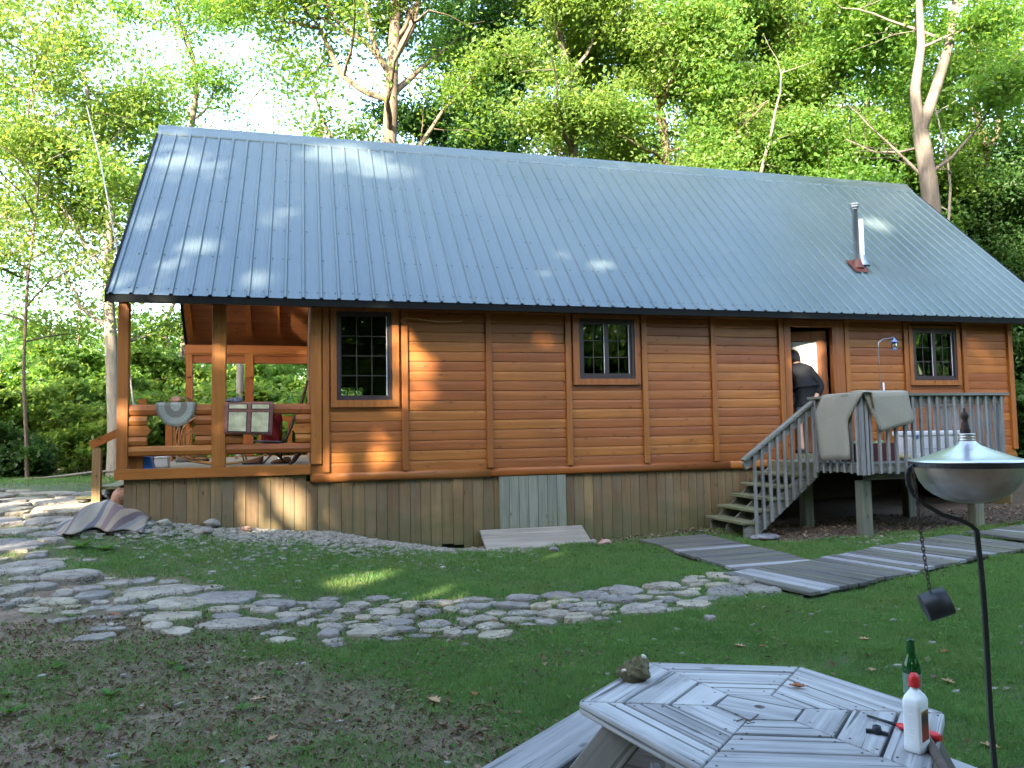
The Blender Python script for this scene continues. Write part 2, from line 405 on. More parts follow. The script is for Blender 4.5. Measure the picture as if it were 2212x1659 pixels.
# ridge cap
nl = math.hypot(1, SL)
rc = MB(); prof = []
for dy, dz in ((-.20, .026), (-.185, .034), (-.06, .034), (0, .05), (.06, .034), (.2, .03)):
    y = RY+dy; prof.append((y, RZ-abs(dy)*SL+dz))
prof += [(RY+.2, RZ-.2*SL+.005), (RY, RZ+.012), (RY-.2, RZ-.2*SL+.004)]
rc.prism([(p[0], p[1]) for p in prof], lambda u, v, w: (w, u, v), RX0-.02, RX1+.02)
rc.build('ridge_cap', 'roof_metal', roofo)
# eave fascia and rake trims
MB().box(RX0-.02, RX1+.02, EY-.012, EY+.012, 2.075, 2.178).build('eave_fascia', 'fascia_metal', roofo)
MB().box(RX0-.02, RX1+.02, 2*RY-EY-.012, 2*RY-EY+.012, 2.06, 2.165).build('eave_fascia', 'fascia_metal', roofo)
for xx in (RX0-.012, RX1+.012):
    for (ya, yb) in ((EY-.01, RY), (2*RY-EY+.01, RY)):
        m_ = MB(); t0 = .012
        za, zb = rz(ya) if ya < RY else EZ, RZ
        m_.add([(xx+s_*t0, y, z+d) for s_ in (-1, 1) for (y, z) in ((ya, EZ), (RY, RZ)) for d in (-.13, .022)], [(0,2,3,1),(4,5,7,6),(0,1,5,4),(2,6,7,3),(1,3,7,5),(0,4,6,2)])
        m_.build('rake_trim', 'fascia_metal', roofo)
# soffit frieze board under the eave (front)
MB().box(RX0+.03, RX1-.03, -.075, -.030, 2.125, 2.30).build('eave_beam', 'stain_x', roofo)
# soffit: closed boards under the overhang behind fascia
MB().add([(RX0+.03, EY+.013, 2.085), (RX1-.03, EY+.013, 2.085), (RX1-.03, -.03, 2.29), (RX0+.03, -.03, 2.29)], [(0, 1, 2, 3)]).build('soffit', 'ceiling_wood', roofo)
# ---- front wall with siding boards
CP = .139; Z0 = -.248; ZTOP = 2.13
BAT = [3.285, 4.353, 5.558, 6.765, 7.985, 9.155, 10.367, 11.60, 12.766, 13.970]
BW = .088
OPEN = [(3.469, 4.221, .857, 2.08), (6.976, 7.864, 1.153, 2.054), (10.575, 11.36, -.3, 2.00), (12.934, 13.835, 1.132, 2.015)]
wall = MB()
# backing behind the boards: strips around the openings
def backing(mb, xa, xb, za, zb, holes, y0, y1):
    xs = sorted({xa, xb, *[h[0] for h in holes], *[h[1] for h in holes]})
    for a, b in zip(xs, xs[1:]):
        hs = [h for h in holes if h[0] <= a and h[1] >= b]
        segs = [(za, zb)]
        for h in hs: segs = [q for s0, s1 in segs for q in ((s0, min(s1, h[2])), (max(s0, h[3]), s1)) if q[1]-q[0] > .002]
        for s0, s1 in segs: mb.box(a, b, y0, y1, s0, s1)
backing(wall, XC, XR, Z0+.01, 2.35, OPEN, .030, .12)
wallo = wall.build('front_wall', 'interior_dark', cabin)
def board_prof(h=CP, b=.013):
    return [(0.0, .028), (0.0, -.006), (.005, -.012), (h*.35, -b), (h*.72, -b+.001), (h*.93, -.008), (h-.0005, -.001), (h-.0005, .028)]
def siding(x0, x1, z, parent, mat='stain_x', plane=0.0):
    MB().prism([(p[0], p[1]) for p in board_prof()], lambda u, v, w: (w, plane+v, z+u), x1, x0, False).build('siding_board', mat, parent)
edges = [XC]+[b+BW/2 for b in BAT]+[XR]
z = Z0+.12; course = 0
while z < ZTOP:
    for a, b in zip(edges, edges[1:]):
        cuts = [(a, b)]
        for o_ in OPEN:
            pad = .0
            if z+CP*.5 > o_[2]-.06 and z+CP*.5 < o_[3]+.06:
                cuts = [q for s0, s1 in cuts for q in ((s0, min(s1, o_[0]-pad)), (max(s0, o_[1]+pad), s1)) if q[1]-q[0] > .03]
        for s0, s1 in cuts: siding(s0+.0015, s1-.0015, z, wallo)
    z += CP; course += 1
# rounded base board
for a, b in ((XC-.005, 5.62), (5.623, 9.43), (9.433, XR)):
    MB().prism([(-.248, .02), (-.245, -.026), (-.215, -.036), (-.16, -.038), (-.135, -.030), (-.120, -.004), (-.120, .02)], lambda u, v, w: (w, v, u), b, a, True).build('base_board', 'stain_x', wallo)
for b in BAT:
    MB().box(b, b+BW, -.052, -.018, -.116, 2.125).build('batten', 'stain_z', wallo, bevel=.004, seg=1)
MB().box(XC-.002, 3.27, -.058, .05, .002, 2.125).build('corner_post', 'stain_z', wallo, bevel=.004, seg=1)
MB().box(14.945, XR+.015, -.060, .05, -.06, 2.125).build('corner_post', 'stain_z', wallo, bevel=.004, seg=1)
# rope hung below eave
# ---- end walls and rear wall
lw = MB(); lw.box(XC+.03, XC+.12, .121, YB-.12, Z0, 2.35)
lwo = lw.build('porch_wall', 'interior_dark', cabin)
z = Z0+.12
while z < 2.3:
    MB().prism([(p[0], p[1]) for p in board_prof()], lambda u, v, w: (XC+v, w, z+u), .06, YB, True).build('siding_board', 'stain_y', lwo); z += CP
gb = MB()
for xx in (XC+.03, XR-.12): gb.prism([(0.12, 2.35), (YB-.12, 2.35), (RY, RZ-.25)], lambda u, v, w: (w, u, v), xx, xx+.09)
gb.build('gable_wall', 'stain_y', cabin)
rw = MB(); rw.box(XR-.12, XR-.03, .121, YB, Z0, 2.35); rwo = rw.build('end_wall', 'stain_y', cabin)
bw = MB(); backing(bw, XC, XR, Z0, 2.35, [(3.75, 4.30, .75, 1.45)], YB-.12, YB)
bw.build('rear_wall', 'stain_x', cabin)
rwin = MB(); rwin.box(3.75, 4.30, YB-.09, YB-.03, .75, .80).box(3.75, 4.30, YB-.09, YB-.03, 1.40, 1.45)
for xq in (3.75, 3.93, 4.10, 4.26): rwin.box(xq, xq+(.04 if xq in (3.75, 4.26) else .018), YB-.088, YB-.032, .80, 1.40)
for zq in (1.0, 1.2): rwin.box(3.79, 4.26, YB-.07, YB-.05, zq, zq+.018)
rwin.build('rear_window', 'dark_frame', cabin)
MB().box(XC+.12, XR-.12, .121, YB-.121, -.12, -.05).build('interior_floor', 'interior', cabin)
MB().box(XC+.121, XR-.121, .125, YB-.125, 2.34, 2.40).build('interior_ceiling', 'interior', cabin)
MB().box(9.4, 9.5, .14, YB-.14, -.05, 2.34).build('interior_partition', 'interior_dark', cabin)
# ---- windows
def window(x0, x1, z0, z1, tx0, tx1, tz0, tz1, cols, rows, leaves):
    w = MB()   # trim boards are window's own casing
    w.box(tx0, x0, -.062, -.005, tz0, tz1).box(x1, tx1, -.062, -.005, tz0, tz1)
    w.box(x0, x1, -.0615, -.005, tz0, z0).box(x0, x1, -.0615, -.005, z1, tz1)
    wo_ = w.build('window', 'stain_z', wallo)
    # sill lip
    f = MB(); t = .045
    f.box(x0, x0+t, -.048, .09, z0, z1).box(x1-t, x1, -.048, .09, z0, z1).box(x0+t, x1-t, -.0475, .09, z0, z0+t).box(x0+t, x1-t, -.0475, .09, z1-t, z1)
    f.build('frame', 'dark_frame', wo_)
    n_ = leaves; wdt = (x1-x0-2*t)/n_
    for i in range(n_):
        a = x0+t+i*wdt; b = a+wdt; s_ = .035 if n_ > 1 else .02
        sa = MB(); sa.box(a, a+s_, -.03, .06, z0+t, z1-t).box(b-s_, b, -.03, .06, z0+t, z1-t).box(a+s_, b-s_, -.0295, .06, z0+t, z0+t+s_).box(a+s_, b-s_, -.0295, .06, z1-t-s_, z1-t)
        sa.build('sash', 'dark_frame', wo_)
        MB().box(b-s_-.012, b-s_-.002, -.034, -.0305, z0+t+s_, z1-t-s_).build('edge_glint', 'white_trim_glint', wo_)  # white strip imitates sunlight catching the right inner jamb
        ga, gb_, gc, gd = a+s_, b-s_, z0+t+s_, z1-t-s_
        for c_ in range(cols):
            for r_ in range(rows):
                pa = ga+(gb_-ga)*c_/cols; pb = ga+(gb_-ga)*(c_+1)/cols; qa = gc+(gd-gc)*r_/rows; qb = gc+(gd-gc)*(r_+1)/rows
                MB().box(pa+.004, pb-.004, .004, .009, qa+.004, qb-.004).build('pane', 'pane_glass', wo_)
        mm = MB()
        for c_ in range(1, cols): xx = ga+(gb_-ga)*c_/cols; mm.box(xx-.0055, xx+.0055, -.002, .014, gc, gd)
        for r_ in range(1, rows): zz = gc+(gd-gc)*r_/rows; mm.box(ga, gb_, -.001, .013, zz-.0055, zz+.0055)
        mm.build('muntin', 'muntin', wo_)
    return wo_
window(3.469, 4.221, .857, 2.08, 3.392, 4.315, .761, 2.124, 3, 4, 1)
window(6.976, 7.864, 1.153, 2.054, 6.879, 7.950, 1.063, 2.107, 2, 3, 2)
window(12.934, 13.835, 1.132, 2.015, 12.863, 13.906, 1.05, 2.06, 2, 3, 2)
# ---- door, open inwards
dt = MB(); dt.box(10.46, 10.575, -.058, .12, -.13, 2.10).box(11.36, 11.575, -.058, -.004, -.13, 2.10).box(11.36, 11.44, -.003, .12, -.13, 2.10).box(10.575, 11.36, -.0575, .12, 2.00, 2.10)
dco = dt.build('door_casing', 'stain_z', wallo)
MB().box(10.575, 11.36, -.06, .125, -.13, -.04).build('threshold', 'tread_wood', dco)
wood('door_wood', 2, (.28, .105, .032), (.19, .065, .02), (.36, .15, .05), tint=.0, knots=False)
TH_D = math.radians(24); DW = .86; hx, hy = 11.355, .10
def dpt(u, t, z): return (hx-math.cos(TH_D)*u+math.sin(TH_D)*t*-1, hy+math.sin(TH_D)*u-math.cos(TH_D)*t*1+0, z)
def dbox(mb, u0, u1, t0, t1, z0, z1): return mb.add([dpt(u, t, z) for z in (z0, z1) for t in (t0, t1) for u in (u0, u1)], [(0,2,3,1),(4,5,7,6),(0,1,5,4),(2,6,7,3),(0,4,6,2),(1,3,7,5)])
d = MB(); dbox(d, 0, .15, -.02, .02, -.03, 1.96); dbox(d, DW-.12, DW, -.02, .02, -.03, 1.96); dbox(d, .15, DW-.12, -.019, .019, 1.80, 1.96); dbox(d, .15, DW-.12, -.019, .019, -.03, .72)
do = d.build('door', 'door_wood', cabin)
def reflection_sheet_mat():
    m, nt, o = newmat('door_reflection_sheet'); n = N(nt)
    f = n.noise(n.coords((1.2, 1.2, 14), 0, True), 1.0, 4, .6, .8)
    c = n.mix(n.rng(f, .48, .72), (.93, .94, .94), (.5, .51, .48))  # pale wavy streaks imitate sky reflected in the glass
    principled(n, o, c, .35, f, .25, .03)
reflection_sheet_mat()
bl = MB(); NB = 26
for i in range(NB):        # white sheet standing in for the sky reflected in the door glass
    za = .73+1.06*i/NB; zb = .73+1.06*(i+1)/NB; o1 = .004*math.sin(i*1.7); o2 = .004*math.sin((i+1)*1.7)
    bl.add([dpt(.152, o1, za), dpt(DW-.122, -o1, za), dpt(DW-.122, -o2, zb), dpt(.152, o2, zb)], [(0, 1, 2, 3)], True)
bl.build('door_reflection_sheet', 'door_reflection_sheet', do)
glass('door_glass', (.98, .98, .98), 1.5); dg = MB(); dbox(dg, .15, DW-.12, .008, .012, .72, 1.80); dg.build('pane', 'door_glass', do)
dm = MB()
for u in (.33, .53): dbox(dm, u, u+.007, .012, .016, .72, 1.8)
dm.build('muntin', 'white_trim_glint', do)
hg = MB()
for zz in (.35, 1.05, 1.7): dbox(hg, -.012, .008, .018, .03, zz, zz+.09)
hg.build('hinge', 'dark_frame', do)
# ---- skirting planks
gi = thing('skirting', loc=(XL, 0, -1.0)); gi.parent = cabin; gi.matrix_world = Matrix.Translation((XL, 0, -1.0)); ROOTM[gi.name] = ROOTM[cabin.name]
gi.location = (0, 0, 0)
def plank_v(x0, x1, zt, zb, y, mat, parent, name='skirting_plank'):
    MB().box(x0+.0035, x1-.0035, y, y+.022, zb, zt).build(name, mat, parent)
x = XL+.085; rr = random.Random(3)
while x < 9.95:
    w_ = .150+rr.uniform(-.012, .012) if x < 8.2 else .128+rr.uniform(-.01, .01)
    zt = -.128 if x < XC-.1 else -.236
    g_ = gz(x, 0.0)
    gap = rr.uniform(-.06, -.02)
    if 4.82 < x < 5.2: gap = .045
    plank_v(x, x+w_, zt+.01, g_+gap, .018+rr.uniform(-.003, .003), 'skirt_wood', gi)
    x += w_
y = .04
while y < YB-.1:
    g_ = gz(XL+.1, y); MB().box(XL+.075, XL+.083, y+.002, y+.148, g_-.05, -.128).build('skirting_plank', 'skirt_wood', gi); y += .15
MB().box(9.98, 14.9, 2.6, 2.64, -1.3, -.25).build('crawlspace_light_stop', 'interior_dark', gi); MB().box(14.9, 14.94, .03, 2.6, -1.3, -.25).build('crawlspace_light_stop', 'skirt_wood', gi)  # added walls that keep daylight out of the space under the house
hatch = thing('hatch'); hatch.parent = cabin; hatch.location = (0, 0, 0); ROOTM[hatch.name] = ROOTM[cabin.name]
hx0 = 5.734
for i in range(7): plank_v(hx0+i*.143, hx0+(i+1)*.143, -.244, -1.2, -.022, 'hatch_wood', hatch, 'hatch_plank')
MB().box(hx0-.006, hx0, -.020, .015, -1.2, -.250).build('hatch_edge', 'hatch_wood', hatch)
# ---- porch
pf = thing('porch'); pf.parent = cabin; pf.location = (0, 0, 0); ROOTM[pf.name] = ROOTM[cabin.name]
yb = .09
while yb < YB-.05:
    MB().box(XL+.02, XC+.03, yb, yb+.135, -.045, -.012).build('floor_plank', 'porch_floor', pf); yb += .140
MB().box(XL-.02, XC-.004, -.045, .0, -.134, .0).build('rim_beam', 'stain_x', pf, bevel=.003, seg=1)
MB().box(XL-.02, XL+.02, .001, YB, -.134, -.001).build('rim_beam', 'stain_y', pf)
MB().box(XL+.021, XC, YB-.04, YB, -.134, -.001).build('rim_beam', 'stain_x', pf)
for (a, b) in ((.753, .881), (1.878, 2.049)):
    po = MB().box(a, b, -.040, .085, .001, 2.125).build('post', 'stain_z', pf, bevel=.004, seg=1)
    MB().box(a, b-.003, YB-.13, YB-.002, .001, 2.02).build('post', 'stain_z', pf)
    MB().box(a+.005, b-.008, YB-.155, YB-.131, 1.62, 2.12).build('post_bracket', 'stain_z', pf)
# rear beams
MB().box(XL-.02, XC, YB-.131, YB-.01, 1.90, 2.06).build('beam', 'stain_x', pf)
MB().box(XL-.02, XC, YB-.15, YB-.03, 2.062, 2.27).build('beam', 'stain_x', pf)
MB().box(XL-.02, XC, YB-.163, YB-.152, 2.10, 2.22).build('beam', 'stain_x', pf)
# rafters under the rear and front slope
for a in (.765, 1.90, 2.52):
    for side in (0, 1):
        ya, yb_ = (.05, RY) if not side else (2*RY-.15, RY)
        za = EZ+((ya if not side else 2*RY-ya)-EY)*SL
        m_ = MB().add([(xx, y, z-dd) for xx in (a, a+(.11 if a < 2.2 else .05)) for (y, z) in ((ya, za), (yb_, RZ)) for dd in (.102, .25)], [(0,2,3,1),(4,5,7,6),(0,1,5,4),(2,6,7,3),(1,3,7,5),(0,4,6,2)])
        m_.build('rafter', 'stain_y', pf)
# ceiling boards, rear slope (seen from below)
nb = 22
for i in range(nb):
    y0_ = RY+i*(YB+.3-RY)/nb; y1_ = RY+(i+1)*(YB+.3-RY)/nb-.006
    za = EZ+(2*RY-y0_-EY)*SL; zb = EZ+(2*RY-y1_-EY)*SL
    MB().add([(XL-.02, y0_, za-.1015), (XC, y0_, za-.1015), (XC, y1_, zb-.1015), (XL-.02, y1_, zb-.1015), (XL-.02, y0_, za-.118), (XC, y0_, za-.118), (XC, y1_, zb-.118), (XL-.02, y1_, zb-.118)],
             [(0,1,2,3),(7,6,5,4),(0,4,5,1),(2,6,7,3),(1,5,6,2),(0,3,7,4)]).build('ceiling_board', 'ceiling_wood', pf)
# railing front
def rail(x0, x1, z0, z1, y0=-.02, y1=.06, nm='rail'):
    h = z1-z0; P = [(0, .05), (0, .005), (h*.12, -.012), (h*.5, -.024), (h*.88, -.012), (h, .005), (h, .05)]
    MB().prism(P, lambda u, v, w: (w, v, z0+u), x1, x0, False).build(nm, 'stain_x', pf)
for (a, b) in ((.884, 1.875), (2.052, XC-.003)):
    rail(a, b, .675, .817); rail(a, b, .157, .287)
    L = .215
    for i, (za, zb) in enumerate(((.550, .673), (.420, .548), (.289, .418))):
        for s_ in (0, 1):
            l_ = L+(.0 if i != 1 else -.0)
            if i != 1:
                if s_ == 0: rail(a, a+l_, za, zb, nm='rail_log')
                else: rail(b-l_+.02, b, za, zb, nm='rail_log')
            else:
                P = [(0, za), (l_, za), (l_+.05, (za+zb)/2), (l_, zb), (0, zb)]
                if s_ == 0: MB().prism([(a+u, v) for u, v in P], lambda u, v, w: (u, w, v), .05, -.02).build('rail_log', 'stain_x', pf)
                else: MB().prism([(b-u+.02*(u > 0), v) for u, v in P], lambda u, v, w: (u, w, v), -.02, .05).build('rail_log', 'stain_x', pf)
# rear railing and left side (simpler: rails with uprights)
for (z0_, z1_) in ((.70, .80), (.14, .25)):
    MB().box(.885, 1.875, YB-.10, YB-.04, z0_, z1_).build('rear_rail', 'stain_x', pf)
    MB().box(2.052, XC-.01, YB-.10, YB-.04, z0_, z1_).build('rear_rail', 'stain_x', pf)
for i in range(7): MB().box(.98+i*.29, 1.07+i*.29, YB-.09, YB-.05, .251, .699).build('rear_baluster', 'stain_z', pf)
MB().box(.78, .86, 3.6, 5.92, .70, .82).build('side_rail', 'stain_y', pf); MB().box(.78, .86, 3.6, 5.92, .14, .26).build('side_rail', 'stain_y', pf)
MB().box(.765, .875, 3.48, 3.60, .0, .95).build('newel_post', 'stain_z', pf)
MB().box(.79, .85, .085, 1.2, .66, .80).build('side_rail', 'stain_y', pf); MB().box(.79, .85, .085, 1.2, .14, .26).build('side_rail', 'stain_y', pf)
MB().box(.765, .875, 1.2, 1.32, .0, .95).build('newel_post', 'stain_z', pf)
for i in range(3): MB().box(.80, .84, 4.0+i*.6, 4.10+i*.6, .261, .699).build('rear_baluster', 'stain_z', pf)
# porch steps at the left end
for i in range(3):
    zz = -.16-i*.13; x0_ = .72-.27*(i+1)
    MB().box(x0_, x0_+.29, 1.5, 3.3, zz-.04, zz).build('step_tread', 'tread_wood', pf)
    MB().box(x0_+.25, x0_+.27, 1.52, 3.28, zz-.165, zz-.041).build('step_riser', 'tread_wood', pf)
MB().box(.13, .24, 2.05-.62, 2.16-.62, -.62, .26).build('newel_post', 'skirt_wood', pf)
MB().obox((.10, 1.48, .30), (.74, 1.48, .62), .04, .11).build('hand_rail', 'stain_x', pf)
# ---- stove pipes on roof
flat('pipe_dark', (.26, .29, .33), .3, .2, Metallic=.8); flat('pipe_white', (.62, .64, .68), .4); flat('flash_red', (.11, .03, .02), .6); flat('steel', (.45, .46, .48), .3, .1, Metallic=.9)
bp_ = (12.43, .58); bz = rz(.58)
sp = MB().lathe([(.048, -.15), (.048, 1.02), (.062, 1.03), (.062, 1.05), (.04, 1.052)], (bp_[0], bp_[1], bz), 16).build('stove_pipe', 'pipe_dark', cabin)
MB().lathe([(.04, 1.05), (.085, 1.07), (.085, 1.085), (.06, 1.09), (.09, 1.11), (.09, 1.135), (.04, 1.15), (.0, 1.152)], (bp_[0], bp_[1], bz), 16).build('pipe_cap', 'steel', sp)
fl = MB(); nrm = Vector((0, -SL, 1)).normalized()
def on_roof(x, y, h): return Vector((x, y, rz(y)))+nrm*h
fl.add([on_roof(bp_[0]+a, bp_[1]+b, .03) for a, b in ((-.15, -.13), (.13, -.13), (.13, .13), (-.15, .13))]+[on_roof(bp_[0]+a, bp_[1]+b, .034) for a, b in ((-.13, -.11), (.11, -.11), (.11, .11), (-.13, .11))], [(0,1,2,3),(4,5,6,7)])
fl.lathe([(.12, -.02), (.07, .10), (.06, .14)], (bp_[0], bp_[1], bz), 14)
fl.build('pipe_flashing', 'flash_red', sp)
wp = MB().lathe([(.055, .0), (.055, .78), (.0, .781)], (12.63, .70, rz(.70)), 14).build('vent_pipe', 'pipe_white', cabin)
MB().lathe([(.13, -.06), (.10, .03), (.062, .10), (.06, .13)], (12.63, .70, rz(.70)), 14).build('pipe_boot', 'pipe_dark', wp)
# ------------------------------------------------------------------ deck with stairs by the door
DX0, DX1, DYF, DYS, DZ = 10.20, 12.56, -2.05, -1.02, -.13
deck = thing('deck', 'weathered grey wooden deck with railings and stairs at the cabin door', 'deck', ((DX0+DX1)/2, -1, -1.1))
y = -.075
while y > DYF+.02:
    MB().box(DX0, DX1, y-.135, y, DZ-.035, DZ).build('deck_plank', 'deck_x', deck); y -= .141
MB().box(DX0-.02, DX1+.02, DYF-.02, DYF+.02, -.245, DZ-.036).build('rim_joist', 'deck_x', deck)
MB().box(DX0-.02, DX0+.02, DYF+.021, -.07, -.245, DZ-.036).build('rim_joist', 'deck_y', deck)
MB().box(DX1-.02, DX1+.02, DYF+.021, -.07, -.245, DZ-.036).build('rim_joist', 'deck_y', deck)
MB().box(DX0+.25, DX1-.1, DYF+.25, DYF+.33, -.36, -.246).build('beam', 'deck_x', deck)
for (px_, py_) in ((10.42, DYF+.29), (12.3, DYF+.29), (10.42, -.5), (12.3, -.5)):
    MB().box(px_-.075, px_+.075, py_-.075, py_+.075, gz(px_, py_)-.05, -.361 if py_ < -1 else -.246).build('support_post', 'post_z', deck, bevel=.006, seg=1)
# rails
RTOP = .812
MB().box(DX0-.075, DX1+.06, DYF-.075, DYF+.07, RTOP-.038, RTOP).build('top_rail', 'deck_x', deck, bevel=.004, seg=1)
MB().box(DX0-.075, DX0+.07, DYF+.071, DYS, RTOP-.039, RTOP-.001).build('top_rail', 'deck_y', deck, bevel=.004, seg=1)
MB().box(DX1-.07, DX1+.06, DYF+.071, -.08, RTOP-.039, RTOP-.001).build('top_rail', 'deck_y', deck)
MB().box(DX0-.02, DX1+.02, DYF-.02, DYF+.018, .66, RTOP-.039).build('sub_rail', 'deck_x', deck)
MB().box(DX0-.02, DX0+.018, DYF+.02, DYS, .66, RTOP-.040).build('sub_rail', 'deck_y', deck)
MB().box(DX1-.02, DX1+.018, DYF+.02, -.08, .66, RTOP-.040).build('sub_rail', 'deck_y', deck)
def bal(x, y, z0, z1, t=.036):
    return MB().add([(x+a, y+b, z0+(.0 if k else 0)+c_) for k, c_ in ((0, 0), (1, z1-z0)) for b in (-t/2, t/2) for a in (-t/2, t/2)], [(0,2,3,1),(4,5,7,6),(0,1,5,4),(2,6,7,3),(0,4,6,2),(1,3,7,5)])
rb = random.Random(5)
nF = 17
for i in range(nF):
    x = DX0+.10+i*(DX1-DX0-.16)/(nF-1)
    bal(x+rb.uniform(-.006, .006), DYF-.040, -.268+rb.uniform(-.012, .012), .77).build('baluster', 'deck_z', deck)
for a, b in ((-.03, -.055), (.035, -.055), (-.058, .0)): bal(DX0+a, DYF+b+.01, -.27, .772, .042).build('corner_upright', 'deck_z', deck)
for i in range(6): bal(DX0-.040, DYF+.16+i*.145+rb.uniform(-.006, .006), -.262+rb.uniform(-.012, .012), .77).build('baluster', 'deck_z', deck)
for i in range(13): bal(DX1+.040, DYF+.12+i*.142, -.262, .77).build('baluster', 'deck_z', deck)
# stairs
ST = [(8.93+.205*i, -.93+.16*i) for i in range(5)]
for i, (x, z) in enumerate(ST):
    MB().box(x, x+.27, -1.13, -.10, z-.04, z).build('stair_tread', 'tread_wood', deck, bevel=.005, seg=1)
MB().box(DX0-.17, DX0-.001, -1.10, -.10, -.30, -.131).build('stair_header', 'tread_wood', deck)
sl_ = .16/.205
for yy in (-1.085, -.16, -.62):
    P = [(8.98, -1.16), (9.12, -1.18), (10.22, -.33), (10.22, -.20), (10.06, -.20), (8.98, -1.03)]
    MB().prism(P, lambda u, v, w: (u, w, v), yy-.02, yy+.02).build('stringer', 'deck_x', deck)
ra, rbv = (8.98, -1.11, -.075), (10.235, -1.11, .80)
MB().obox(ra, rbv, .10, .04, (0, 0, 1)).build('stair_rail', 'deck_x', deck, bevel=.004, seg=1)
MB().obox((9.0, -1.10, -.16), (10.23, -1.10, .695), .036, .11, (0, 0, 1)).build('stair_rail', 'deck_x', deck)
for i in range(9):
    x = 9.145+i*.123; zt = -.075+(x-8.98)*(.875/1.255)-.05; zb = -1.135+i*.098
    bal(x, -1.142, zb, zt).build('stair_baluster', 'deck_z', deck)
MB().box(9.02, 9.10, -1.085, -.99, gz(9, -1)-.03, -1.0).build('stair_foot', 'post_z', deck)
# items on and by the deck
flat('rug_beige', (.25, .245, .20), .95, .14, 90, .9)
def thick_patch(mb, rows, t=.012, nrm=None):
    """rows: list of lists of 3d points -> closed slab along nrm"""
    R_ = len(rows); C_ = len(rows[0]); A = [Vector(p) for r in rows for p in r]
    ns = []
    for r in range(R_):
        for c in range(C_):
            a = Vector(rows[min(r+1, R_-1)][c])-Vector(rows[max(r-1, 0)][c]); b = Vector(rows[r][min(c+1, C_-1)])-Vector(rows[r][max(c-1, 0)])
            n_ = a.cross(b); ns.append(n_.normalized() if n_.length > 1e-9 else Vector((0, 0, 1)))
    B = [p+q*t for p, q in zip(A, ns)]; k = R_*C_; fs = []
    for r in range(R_-1):
        for c in range(C_-1):
            i = r*C_+c; fs += [(i, i+1, i+C_+1, i+C_), (k+i, k+i+C_, k+i+C_+1, k+i+1)]
    for c in range(C_-1):
        fs += [(c, k+c, k+c+1, c+1)]; i = (R_-1)*C_+c; fs += [(i, i+1, k+i+1, k+i)]
    for r in range(R_-1):
        i = r*C_; fs += [(i, i+C_, k+i+C_, k+i)]; i = r*C_+C_-1; fs += [(i, k+i, k+i+C_, i+C_)]
    return mb.add(A+B, fs, True)
def drape(bot, topl, inner, over, n=9, m=9, wav=.010, seed=1):
    """cloth hanging over a rail: bot(u)->3d bottom point outside, topl(u) outside top edge, inner(u) inside top edge, over(u) inside bottom"""
    rows = []; rr_ = random.Random(seed); ph = rr_.uniform(0, 6)
    for j in range(m):
        t = j/(m-1)
        row = []
        for i in range(n):
            u = i/(n-1); a, b = Vector(bot(u)), Vector(topl(u)); p = a.lerp(b, t); row.append(p+Vector((wav*math.sin(5*u+3*t+ph), -abs(wav)*(1+math.sin(7*u+2*t+ph)), 0))*(1-t))
        rows.append(row)
    rows.append([Vector(topl(i/(n-1))).lerp(Vector(inner(i/(n-1))), .5)+Vector((0, 0, .012)) for i in range(n)])
    rows.append([Vector(inner(i/(n-1))) for i in range(n)])
    for j in range(1, 4): rows.append([Vector(inner(i/(n-1))).lerp(Vector(over(i/(n-1))), j/3) for i in range(n)])
    return rows
def lerp3(a, b, u): return tuple(np.asarray(a)*(1-u)+np.asarray(b)*u)
rug = MB()
# panel over the deck's left rail: hangs outside in plane x = DX0-.09
tl, tr = onX(*c3(822, 556), DX0-.085), onX(*c3(1092, 545), DX0-.085)
ml, mr = onX(*c3(768, 690), DX0-.10), onX(*c3(985, 742), DX0-.10)
bl_, br_ = onX(*c3(800, 1015), DX0-.11), onX(*c3(1008, 1000), DX0-.11)
rows = []
for j in range(13):
    t = j/12; row = []
    for i in range(9):
        u = i/8
        if t < .55: q = t/.55; A_ = lerp3(bl_, ml, q); B_ = lerp3(br_, mr, q)
        else: q = (t-.55)/.45; A_ = lerp3(ml, tl, q); B_ = lerp3(mr, tr, q)
        p = np.array(lerp3(A_, B_, u)); p[0] += -.012*math.sin(4*u+2.5*t)-.012*(1-t)*math.sin(9*u); row.append(tuple(p))
    rows.append(row)
ztop = RTOP+.016
rows.append([(DX0-.07, p[1], ztop) for p in rows[-1]])
rows.append([(DX0+.0, p[1], ztop+.008) for p in rows[-1]]); rows.append([(DX0+.085, p[1], ztop-.01) for p in rows[-1]]); rows.append([(DX0+.10, p[1], ztop-.22) for p in rows[-1]])
thick_patch(rug, rows, .014)
# panel over front rail
tl, tr = onY(*c3(1098, 548), DYF-.09), onY(*c3(1405, 537), DYF-.09)
bl_, br_ = onY(*c3(1222, 815), DYF-.11), onY(*c3(1450, 742), DYF-.11)
rows = []
for j in range(9):
    t = j/8; row = []
    for i in range(9):
        u = i/8; p = np.array(lerp3(lerp3(bl_, tl, t), lerp3(br_, tr, t), u)); p[1] += .010*math.sin(5*u+3*t)*(1-t); row.append(tuple(p))
    rows.append(row)
rows.append([(p[0], DYF-.07, ztop+.002) for p in rows[-1]]); rows.append([(p[0], DYF, ztop+.010) for p in rows[-1]]); rows.append([(p[0], DYF+.085, ztop-.008) for p in rows[-1]]); rows.append([(p[0], DYF+.10, ztop-.25) for p in rows[-1]])
thick_patch(rug, rows, -.014)
